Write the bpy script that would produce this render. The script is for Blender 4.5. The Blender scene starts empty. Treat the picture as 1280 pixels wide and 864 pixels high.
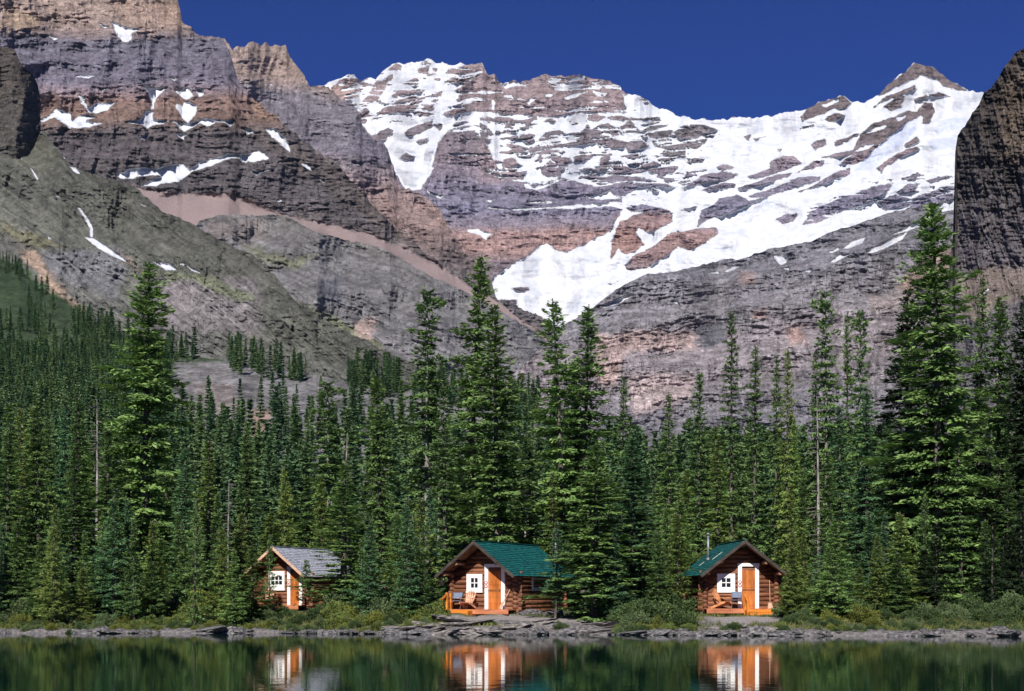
import bpy, math, random
import numpy as np
from mathutils import Vector, Matrix, noise as mnoise
R = math.radians
SC = bpy.context.scene
COL = SC.collection

# ------------------------------------------------------------------ camera
F = 1778.0          # focal length in pixels of a 1280 px wide picture (50 mm lens)
HZ = 746.0          # row of the horizon
CAMH = 1.7          # camera height above the lake
cd = bpy.data.cameras.new('camera'); cam = bpy.data.objects.new('camera', cd); COL.objects.link(cam)
cam.location = (0, 0, CAMH); cam.rotation_euler = (R(90), 0, 0)
cd.sensor_width = 36; cd.lens = 36*F/1280; cd.shift_y = (HZ-432)/1280; cd.clip_start = .5; cd.clip_end = 30000
SC.camera = cam

# ------------------------------------------------------------------ sky and sun
SUN_EL, SUN_AZ = 37.5, 11.0       # azimuth: degrees to the left of straight behind the camera
w = bpy.data.worlds.new('World'); SC.world = w; w.use_nodes = True
nt = w.node_tree; nt.nodes.clear()
sky = nt.nodes.new('ShaderNodeTexSky'); sky.sky_type = 'NISHITA'; sky.sun_disc = False
sky.sun_elevation = R(SUN_EL); sky.sun_rotation = R(180+SUN_AZ)
sky.altitude = 3000; sky.dust_density = 0.0; sky.air_density = 1.0; sky.ozone_density = 4.0
tint = nt.nodes.new('ShaderNodeMix'); tint.data_type = 'RGBA'; tint.blend_type = 'MULTIPLY'; tint.inputs[0].default_value = 1
tint.inputs[7].default_value = (0.090, 0.185, 0.49, 1)      # polarising filter's deep blue
bg = nt.nodes.new('ShaderNodeBackground'); bg.inputs[1].default_value = 0.085
out = nt.nodes.new('ShaderNodeOutputWorld')
nt.links.new(sky.outputs[0], tint.inputs[6]); nt.links.new(tint.outputs[2], bg.inputs[0]); nt.links.new(bg.outputs[0], out.inputs[0])
sd_ = bpy.data.lights.new('sun', 'SUN'); sd_.energy = 4.2; sd_.angle = R(.53); sd_.color = (1, .955, .89)
sun = bpy.data.objects.new('sun', sd_); COL.objects.link(sun)
sv = Vector((-math.sin(R(SUN_AZ))*math.cos(R(SUN_EL)), -math.cos(R(SUN_AZ))*math.cos(R(SUN_EL)), math.sin(R(SUN_EL))))
sun.rotation_euler = sv.to_track_quat('Z', 'Y').to_euler()
SC.view_settings.view_transform = 'Standard'; SC.view_settings.look = 'None'
SC.view_settings.exposure = 0.66; SC.view_settings.gamma = 1.0; SC.view_settings.use_curve_mapping = False
SC.render.engine = 'CYCLES'
SC.cycles.max_bounces = 6; SC.cycles.diffuse_bounces = 4; SC.cycles.glossy_bounces = 3; SC.cycles.transparent_max_bounces = 4

# ------------------------------------------------------------------ helpers
def W(px, py, Y):
    """a picture position at a distance -> a point in the place"""
    return Vector(((px-640)/F*Y, Y, CAMH+(HZ-py)/F*Y))
def XW(px, Y): return (px-640)/F*Y
def link(o, parent=None):
    COL.objects.link(o)
    if parent is not None: o.parent = parent
    return o
def tag(o, label=None, cat=None, group=None, kind=None):
    if label: o['label'] = label
    if cat: o['category'] = cat
    if group: o['group'] = group
    if kind: o['kind'] = kind
    return o
def empty(name, loc=(0, 0, 0), rz=0):
    o = bpy.data.objects.new(name, None); COL.objects.link(o); o.location = loc; o.rotation_euler = (0, 0, rz)
    o.empty_display_size = .3
    return o
def copy_tree(o, parent=None):
    c = o.copy(); COL.objects.link(c); c.parent = parent
    for ch in KIDS.get(o.name, []):
        copy_tree(ch, c)
    return c
KIDS = {}
def hsh(ix, iy, s):
    h = (ix.astype(np.int64)*374761393 + iy.astype(np.int64)*668265263 + s*1442695041) & 0xffffffff
    h = ((h ^ (h >> 13))*1274126177) & 0xffffffff
    h = h ^ (h >> 16)
    return (h & 0xffffff)/float(0xffffff)
def vn(x, y, s=0):
    ix = np.floor(x); iy = np.floor(y); fx = x-ix; fy = y-iy
    fx = fx*fx*(3-2*fx); fy = fy*fy*(3-2*fy)
    a = hsh(ix, iy, s); b = hsh(ix+1, iy, s); c = hsh(ix, iy+1, s); d = hsh(ix+1, iy+1, s)
    return (a*(1-fx)+b*fx)*(1-fy)+(c*(1-fx)+d*fx)*fy
def fbm(x, y, o=4, s=0, g=.5):
    r = 0; a = 1; t = 0
    for k in range(o):
        r = r+a*vn(x, y, s+k*17); t += a; a *= g; x = x*2.03+11.3; y = y*2.03+5.7
    return r/t
def ridged(x, y, o=4, s=0):
    r = 0; a = 1; t = 0
    for k in range(o):
        r = r+a*(1-np.abs(2*vn(x, y, s+k*13)-1)); t += a; a *= .5; x = x*2.1+3.3; y = y*2.1+1.7
    return r/t
def lin(c):
    c = np.asarray(c, float)/255
    return np.where(c <= .04045, c/12.92, ((c+.055)/1.055)**2.4)
def sdist(U, V, poly, pad=8.0):
    """signed distance (inside positive) of grid points to a polygon, -pad outside its box"""
    P = np.array(poly, float); d = np.full(U.shape, -pad)
    m = (U > P[:, 0].min()-pad) & (U < P[:, 0].max()+pad) & (V > P[:, 1].min()-pad) & (V < P[:, 1].max()+pad)
    if not m.any(): return d, m
    u = U[m]; v = V[m]; best = np.full(u.shape, 1e9); ins = np.zeros(u.shape, bool); n = len(P)
    for i in range(n):
        x0, y0 = P[i]; x1, y1 = P[(i+1) % n]; dx = x1-x0; dy = y1-y0
        L = dx*dx+dy*dy+1e-9; t = np.clip(((u-x0)*dx+(v-y0)*dy)/L, 0, 1)
        best = np.minimum(best, (u-x0-t*dx)**2+(v-y0-t*dy)**2)
        c = (y0 > v) != (y1 > v)
        if y1 != y0: ins ^= c & (u < (x1-x0)*(v-y0)/(y1-y0)+x0)
    s = np.sqrt(best); s = np.where(ins, s, -s)
    d[m] = np.clip(s, -pad, 1e3)
    return d, m
def mesh_np(name, verts, quads, mat, parent=None, smooth=False):
    me = bpy.data.meshes.new(name)
    verts = np.asarray(verts, np.float32); quads = np.asarray(quads, np.int32)
    k = quads.shape[1]
    me.vertices.add(len(verts)); me.vertices.foreach_set('co', verts.ravel())
    me.loops.add(quads.size); me.loops.foreach_set('vertex_index', quads.ravel())
    me.polygons.add(len(quads)); me.polygons.foreach_set('loop_start', np.arange(0, quads.size, k, dtype=np.int32))
    me.polygons.foreach_set('loop_total', np.full(len(quads), k, np.int32))
    me.polygons.foreach_set('use_smooth', np.full(len(quads), smooth))
    me.materials.append(mat); me.update(calc_edges=True)
    o = bpy.data.objects.new(name, me); link(o, parent)
    return o

# ------------------------------------------------------------------ materials
class NT:
    def __init__(s, name):
        s.m = bpy.data.materials.new(name); s.m.use_nodes = True; s.t = s.m.node_tree; s.t.nodes.clear()
        s.out = s.n('ShaderNodeOutputMaterial'); s.b = s.n('ShaderNodeBsdfPrincipled'); s.l(s.b.outputs[0], s.out.inputs[0])
    def n(s, k, **kw):
        x = s.t.nodes.new(k)
        for a, v in kw.items(): setattr(x, a, v)
        return x
    def l(s, a, b): s.t.links.new(a, b)
    def coord(s, sc=(1, 1, 1), which='Object'):
        c = s.n('ShaderNodeTexCoord'); m = s.n('ShaderNodeMapping'); m.inputs['Scale'].default_value = sc
        s.l(c.outputs[which], m.inputs[0]); return m.outputs[0]
    def noise(s, vec, scale, detail=4, rough=.55):
        x = s.n('ShaderNodeTexNoise'); x.inputs['Scale'].default_value = scale; x.inputs['Detail'].default_value = detail
        x.inputs['Roughness'].default_value = rough; s.l(vec, x.inputs['Vector']); return x.outputs['Fac']
    def math(s, op, a, b=None, c=None, clamp=False):
        x = s.n('ShaderNodeMath', operation=op); x.use_clamp = clamp
        for i, v in enumerate((a, b, c)):
            if v is None: continue
            if isinstance(v, (int, float)): x.inputs[i].default_value = v
            else: s.l(v, x.inputs[i])
        return x.outputs[0]
    def rng(s, v, a, b, c, d):
        x = s.n('ShaderNodeMapRange'); s.l(v, x.inputs[0])
        for i, q in enumerate((a, b, c, d)): x.inputs[i+1].default_value = q
        return x.outputs[0]
    def mix(s, f, a, b, mode='MIX'):
        x = s.n('ShaderNodeMix', data_type='RGBA', blend_type=mode)
        for i, v in ((0, f), (6, a), (7, b)):
            if isinstance(v, (int, float)): x.inputs[i].default_value = v
            elif isinstance(v, tuple): x.inputs[i].default_value = (*v[:3], 1)
            else: s.l(v, x.inputs[i])
        return x.outputs[2]
    def bump(s, h, strength, dist):
        x = s.n('ShaderNodeBump'); x.inputs['Strength'].default_value = strength; x.inputs['Distance'].default_value = dist
        s.l(h, x.inputs['Height']); return x.outputs[0]
    def set(s, **kw):
        for k, v in kw.items():
            i = s.b.inputs[k.replace('_', ' ')]
            if isinstance(v, (int, float)): i.default_value = v
            elif isinstance(v, tuple): i.default_value = (*v[:3], 1)
            else: s.l(v, i)
        return s.m

def simple(name, c, var=.25, scale=6, rough=.8, bump=.0, stretch=(1, 1, 1), c2=None, spec=.3):
    t = NT(name); v = t.coord(stretch); n = t.noise(v, scale, 5, .6)
    f = t.rng(n, .3, .7, 1-var, 1+var)
    if c2 is not None:
        base = t.mix(t.rng(n, .35, .65, 0, 1), tuple(c), tuple(c2))
    else:
        base = tuple(c)
    g = t.n('ShaderNodeCombineColor'); [t.l(f, g.inputs[i]) for i in range(3)]
    colr = t.mix(1.0, base, g.outputs[0], 'MULTIPLY')
    kw = dict(Base_Color=colr, Roughness=rough)
    m = t.set(**kw); t.b.inputs['Specular IOR Level'].default_value = spec
    if bump: t.l(t.bump(n, .8, bump), t.b.inputs['Normal'])
    return m

def rock_mat(name, mpp, bumpk=1.0, wh=.8, wv=1.1):
    """mpp: metres covered by one picture pixel at the rock's distance; sets the grain size"""
    t = NT(name)
    at = t.n('ShaderNodeAttribute', attribute_name='alb'); sn = t.n('ShaderNodeAttribute', attribute_name='snow')
    v = t.coord()
    n1 = t.noise(v, 1/(14*mpp), 6, .62)
    vh = t.coord((.22, .22, 1.0)); n2 = t.noise(vh, 1/(3.2*mpp), 4, .6)       # bedding
    vv = t.coord((1, 1, .22)); n3 = t.noise(vv, 1/(3.6*mpp), 4, .65)          # vertical cracks and streaks
    s = t.math('ADD', t.math('MULTIPLY', n1, .9), t.math('ADD', t.math('MULTIPLY', n2, wh), t.math('MULTIPLY', n3, wv)))
    h_ = (.9+wh+wv)/2; f = t.rng(s, h_-.32, h_+.32, .4, 1.62)
    smo = t.n('ShaderNodeAttribute', attribute_name='smooth'); fine = t.noise(v, 1/(1.6*mpp), 3, .6)
    f = t.math('ADD', t.math('MULTIPLY', f, t.math('SUBTRACT', 1, smo.outputs['Fac'])), t.math('MULTIPLY', t.rng(fine, .3, .7, .82, 1.18), smo.outputs['Fac']))
    g = t.n('ShaderNodeCombineColor'); [t.l(f, g.inputs[i]) for i in range(3)]
    rock = t.mix(1.0, at.outputs['Color'], g.outputs[0], 'MULTIPLY')
    wn = t.noise(v, 1/(2.6*mpp), 4, .7); wn2 = t.noise(v, 1/(9*mpp), 3, .6)
    e = t.math('ADD', sn.outputs['Fac'], t.math('ADD', t.math('MULTIPLY_ADD', wn, 4.0, -2.0), t.math('MULTIPLY_ADD', wn2, 2.0, -1.0)))
    fac = t.math('MULTIPLY_ADD', e, 1.6, .5, clamp=True)
    snow = t.mix(t.rng(n1, .3, .7, 0, 1), (.44, .47, .53), (.62, .62, .635))
    ice = t.n('ShaderNodeAttribute', attribute_name='ice')
    snow = t.mix(t.math('MULTIPLY', ice.outputs['Fac'], t.rng(n3, .3, .6, 1.0, .3)), snow, (.36, .41, .55))
    colr = t.mix(fac, rock, snow)
    hb = t.math('ADD', t.math('MULTIPLY', n3, 1.0), t.math('ADD', t.math('MULTIPLY', n2, wh), wn))
    hb = t.math('MULTIPLY', t.math('MULTIPLY', hb, t.rng(fac, 0, 1, 1, .34)), t.math('MULTIPLY_ADD', smo.outputs['Fac'], -.85, 1))
    t.l(t.bump(hb, .9, 2.6*mpp*bumpk), t.b.inputs['Normal'])
    m = t.set(Base_Color=colr, Roughness=.9); t.b.inputs['Specular IOR Level'].default_value = .12
    return m

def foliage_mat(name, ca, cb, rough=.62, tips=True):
    """inner needles ca, lighter new growth at the bough tips cb; the contrast also paints shaded insides and lit tips ('tip' attribute, 0 at the stem, 1 at the tip)"""
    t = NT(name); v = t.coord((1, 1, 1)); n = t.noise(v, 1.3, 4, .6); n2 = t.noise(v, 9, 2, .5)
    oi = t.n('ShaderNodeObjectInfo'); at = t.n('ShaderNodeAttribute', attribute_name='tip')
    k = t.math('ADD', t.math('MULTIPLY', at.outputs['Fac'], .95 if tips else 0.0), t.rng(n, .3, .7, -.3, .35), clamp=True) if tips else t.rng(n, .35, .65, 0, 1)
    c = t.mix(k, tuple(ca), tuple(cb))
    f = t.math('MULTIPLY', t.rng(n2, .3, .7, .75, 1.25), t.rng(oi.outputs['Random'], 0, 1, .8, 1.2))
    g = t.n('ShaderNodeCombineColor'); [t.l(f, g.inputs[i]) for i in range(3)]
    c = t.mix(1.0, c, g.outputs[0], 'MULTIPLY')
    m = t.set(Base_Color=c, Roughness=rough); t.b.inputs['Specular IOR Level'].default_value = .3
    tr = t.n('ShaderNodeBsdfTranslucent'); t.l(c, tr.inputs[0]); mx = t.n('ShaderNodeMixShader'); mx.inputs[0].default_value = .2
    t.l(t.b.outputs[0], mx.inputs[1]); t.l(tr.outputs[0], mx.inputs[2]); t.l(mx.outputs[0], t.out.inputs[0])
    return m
# ------------------------------------------------------------------ mountains
def tz(ox, oy, k, pts): return [(ox+x/k, oy+y/k) for x, y in pts]
def Z4(*p): return tz(0, 0, 4, p)
def Z5(*p): return tz(0, 200, 4, p)
def Z6(*p): return tz(300, 0, 4, p)
def Z7(*p): return tz(300, 200, 4, p)
def Z8(*p): return tz(600, 0, 4, p)
def ZA(*p): return tz(600, 200, 4, p)
def ZB(*p): return tz(900, 50, 3.368, p)
def ZC(*p): return tz(900, 250, 3.368, p)
LAYERS = {}
def sm(x): x = np.clip(x, 0, 1); return x*x*(3-2*x)

def layer(name, top, bot, D0, Sfun, colfun, mpp, snow_ops=(), relief=1.0, u0=None, u1=None, du=1.5, dv=1.35,
          colour_ops=(), ice_ops=(), jag=1.5, label=None, bumpk=1.0, seed=1, snow_noise=0.0, seg=60, gul=1.0, wh=.8, wv=1.1, mott=.35, smooth_ops=(), dirn=0.0, streak=.3, bed=.45, ledge=None, blur=9, gain=1.0):
    top = np.array(top, float); bot = np.array(bot, float)
    u0 = top[0, 0] if u0 is None else u0; u1 = top[-1, 0] if u1 is None else u1
    nu = int((u1-u0)/du)+1; uu = np.linspace(u0, u1, nu)
    vt = np.interp(uu, top[:, 0], top[:, 1]); vb = np.interp(uu, bot[:, 0], bot[:, 1])
    joff = jag*((fbm(uu/5, uu*0+seed, 3, seed)-.5)*1.6-(ridged(uu/13, uu*0+seed, 3, seed+2)-.62)*1.6)
    vb = np.maximum(vb, vt+4)
    nv = int(np.percentile(vb-vt, 90)/dv)+2
    t = np.linspace(0, 1, nv)[:, None]
    V = vt[None]+(vb-vt)[None]*t+joff[None]*np.exp(-t*13); U = np.repeat(uu[None], nv, 0)
    P = (HZ-V)/F
    S = Sfun(U, V)
    sd = np.full(U.shape, -8.0)
    for kind, poly in snow_ops:
        d, m = sdist(U, V, poly)
        sd = np.maximum(sd, d) if kind == 's' else np.where(m, np.minimum(sd, -d), sd)
    if snow_noise: sd = sd+snow_noise*(fbm(U/7, V/3.5, 4, seed+5)-.5)*2*(sd > -4)
    if ledge is not None:      # thin snow lying on ledges, and rock showing through thin snow
        lz, dd_ = ledge; m1 = np.zeros(U.shape)
        for poly in lz: d, m = sdist(U, V, poly, 12); m1 = np.maximum(m1, sm(d/12+.5)*(d > -11.9))
        q_ = V+dd_*(U-800)+(fbm(U/50, V/40, 2, seed+97)-.5)*10
        nz = fbm(U/44, q_/3.4, 4, seed+95, .6); sd = np.maximum(sd, np.where(m1 > .3, (nz-.575)*34*m1, -8))
        nz2 = fbm((U+V*.4)/19, q_/3.0, 4, seed+96, .6); sd = np.where(m1 > .3, np.minimum(sd, (.655-nz2)*40+(1-m1)*8), sd)
    sn = sm((sd+1)/3)
    D = np.zeros(U.shape)
    d0 = np.interp(uu, D0[0], D0[1]); cur = d0.copy(); D[-1] = cur
    dp = np.diff(-V, axis=0)*-1
    for j in range(nv-2, -1, -1):
        dpp = (V[j+1]-V[j])/F
        cur = cur+cur*dpp/np.clip(S[j]-P[j], .07, 9)
        D[j] = cur
    # keep neighbouring columns together, so no column stands out as a fin
    wdt = max(1, int(blur/du))
    for _ in range(3):
        pd = np.pad(D, ((0, 0), (wdt, wdt)), mode='edge'); cs = np.cumsum(np.pad(pd, ((0, 0), (1, 0))), axis=1)
        D = (cs[:, 2*wdt+1:]-cs[:, :-2*wdt-1])/(2*wdt+1)
    smo = np.zeros(U.shape); smr = np.zeros(U.shape)
    for poly in smooth_ops:
        d, m = sdist(U+(fbm(U/8, V/8, 3, seed+70)-.5)*7, V+(fbm(U/8, V/8, 3, seed+71)-.5)*7, poly); smo = np.maximum(smo, sm(d/2+.5)*(d > -7.9)); smr = np.maximum(smr, sm((d+7.9)/14))
    # gullies, buttresses and fine ledges, in metres of depth
    wx = (fbm(U/60, V/60, 3, seed+9)-.5)*30
    g1 = ridged((U+wx)/46, V/150+.3*fbm(U/50, V/40, 2, seed), 3, seed+20)
    g2 = ridged((U+wx)/15, V/42, 4, seed+30)
    g3 = fbm(U/4.2, V/4.2, 3, seed+40); g4 = fbm(U/9, V/2.6, 3, seed+41)
    rough = 1-.8*sn
    rel = -(g1-.5)*46*gul*(1-.65*sn)-(g2-.5)*20*rough*gul-(g3-.5)*7*rough-(g4-.5)*9*rough
    th = R(dirn); ca, sa = math.cos(th), math.sin(th); A_ = (U*ca+V*sa); B_ = (-U*sa+V*ca)+(fbm(U/40, V/40, 3, seed+80)-.5)*14
    g5 = fbm(A_/30, B_/2.7, 4, seed+81); g6 = ridged(A_/55, B_/8.5, 3, seed+82)
    rel = (rel-((g5-.5)*13+(g6-.5)*16)*rough*bed-(fbm(U/24, V/15, 3, seed+90)-.5)*14*sn)*(1-.95*smr)
    edge = sm((1-t)*6)*1.0
    D = D+rel*mpp*relief*.75*edge
    X = (U-640)/F*D; Z = CAMH+P*D
    C = colfun(U, V)
    for poly, colr, soft, amt in colour_ops:
        d, m = sdist(U+(fbm(U/9, V/7, 3, seed+3)-.5)*16, V+(fbm(U/9, V/7, 3, seed+4)-.5)*11, poly, 12)
        a = (sm(d/soft+.5)*amt)[..., None]
        C = C*(1-a)+lin(colr)[None, None]*a
    gr_ = C.mean(-1, keepdims=True); C = (gr_+(C-gr_)*.74)*1.3*gain
    big = fbm(U/70, V/28, 4, seed+50)
    vary = 1+(1-smo)*(mott*1.3*(fbm(U/7, V/4, 4, seed+60, .7)-.5)+streak*2.2*(g5-.5)+streak*1.2*(g6-.5)-.35*np.clip((ridged(A_/26, B_/14, 2, seed+84)-.86)/.1, 0, 1))
    C = C*(.82+.36*big)[..., None]*np.clip(vary, .35, 1.8)[..., None]
    ice = np.zeros(U.shape)
    for poly in ice_ops:
        d, m = sdist(U, V, poly); ice = np.maximum(ice, sm(d/3+.5)*(d > -7.9))
    # the far side of the ridge, so the mountain has a body
    bx, by, bz = [], [], []
    nb = 7
    for q in range(nb, 0, -1):
        dd = D[0]*(1+.028*q+.012*q*q)
        bx.append((uu-640)/F*dd); by.append(dd); bz.append(Z[0]-(dd-D[0])*(.5+.08*q))
    X = np.vstack([np.array(bx), X]); Yv = np.vstack([np.array(by), D]); Z = np.vstack([np.array(bz), Z])
    rep = lambda a: np.concatenate([np.repeat(a[:1], nb, 0), a], 0)
    C = rep(C); sd = rep(sd); ice = rep(ice); smo = rep(smo)
    rows = nv+nb
    idx = np.arange(rows*nu).reshape(rows, nu)
    q = np.stack([idx[:-1, :-1], idx[1:, :-1], idx[1:, 1:], idx[:-1, 1:]], -1).reshape(-1, 4)
    o = mesh_np(name, np.stack([X, Yv, Z], -1).reshape(-1, 3), q, rock_mat(name+' rock', mpp, bumpk, wh, wv), smooth=False)
    me = o.data
    a = me.attributes.new('alb', 'FLOAT_COLOR', 'POINT')
    a.data.foreach_set('color', np.concatenate([np.clip(C, 0, 1), np.ones(C.shape[:2]+(1,))], -1).astype(np.float32).ravel())
    a = me.attributes.new('snow', 'FLOAT', 'POINT'); a.data.foreach_set('value', sd.astype(np.float32).ravel())
    a = me.attributes.new('ice', 'FLOAT', 'POINT'); a.data.foreach_set('value', ice.astype(np.float32).ravel())
    a = me.attributes.new('smooth', 'FLOAT', 'POINT'); a.data.foreach_set('value', smo.astype(np.float32).ravel())
    tag(o, label=label, kind='structure')
    LAYERS[name] = dict(U=U, V=V, D=D, uu=uu, vt=vt, vb=vb, nv=nv)
    return o
def on_layer(name, u, v):
    L = LAYERS[name]; i = int(np.clip(np.searchsorted(L['uu'], u), 0, len(L['uu'])-1))
    tt = (v-L['vt'][i])/(L['vb'][i]-L['vt'][i]); j = int(np.clip(tt*(L['nv']-1), 0, L['nv']-1))
    return W(u, L['V'][j, i], L['D'][j, i])
def bands(stops, tiltu=0.0, warp=9, wl=60, seed=3, us=0):
    vs = [s[0] for s in stops]; cs = np.array([lin(s[1]) for s in stops])
    def f(U, V):
        q = V+tiltu*(U-us)+(fbm(U/wl, V/40, 4, seed)-.5)*2*warp+(fbm(U/9, V/7, 3, seed+1)-.5)*5
        return np.stack([np.interp(q, vs, cs[:, k]) for k in range(3)], -1)
    return f
def strata(Sb, Sc, period, tiltu=0.0, seed=5, duty=.5, noise=.35):
    def f(U, V):
        q = (V+tiltu*U)/period+(fbm(U/90, V/50, 3, seed)-.5)*1.6
        s = sm((np.sin(q*6.283)*.5+.5-duty)*4+.5)
        s = np.clip(s+(fbm(U/22, V/9, 4, seed+2)-.5)*2*noise, 0, 1)
        return Sb+(Sc-Sb)*s
    return f

# --- the glaciated mountain at the head of the valley
A_top = [(380,118),(397,108),(420,100),(437,94),(443,94),(450,100),(463,97),(470,98),(480,88),(490,81),(497,79),(505,81),(520,78),(533,75),(541,75),(550,79),(560,80),(575,79),(583,81),(590,80),(604,80),(607,86),(610,92),(618,92),(622,100),(627,105),(635,102),(645,101),(662,102),(668,97),(680,91),(690,95),(700,93),(708,94),(720,93),(728,93),(735,97),(748,99),(765,102),(775,110),(782,118),(800,118),(808,124),(815,130),(825,135),(838,140),(845,144),(860,147),(880,150),(897,151),(918,147),(956,146),(1004,138),(1013,133),(1028,126),(1042,121),(1054,120),(1066,127),(1075,128),(1090,124),(1099,118),(1108,106),(1120,96),(1134,87),(1143,79),(1152,80),(1167,84),(1179,94),(1194,105),(1212,113),(1228,115),(1300,125),(1480,165)]
A_bot = [(380,330),(500,345),(580,380),(640,420),(740,425),(900,370),(1100,320),(1250,300),(1480,300)]
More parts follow.
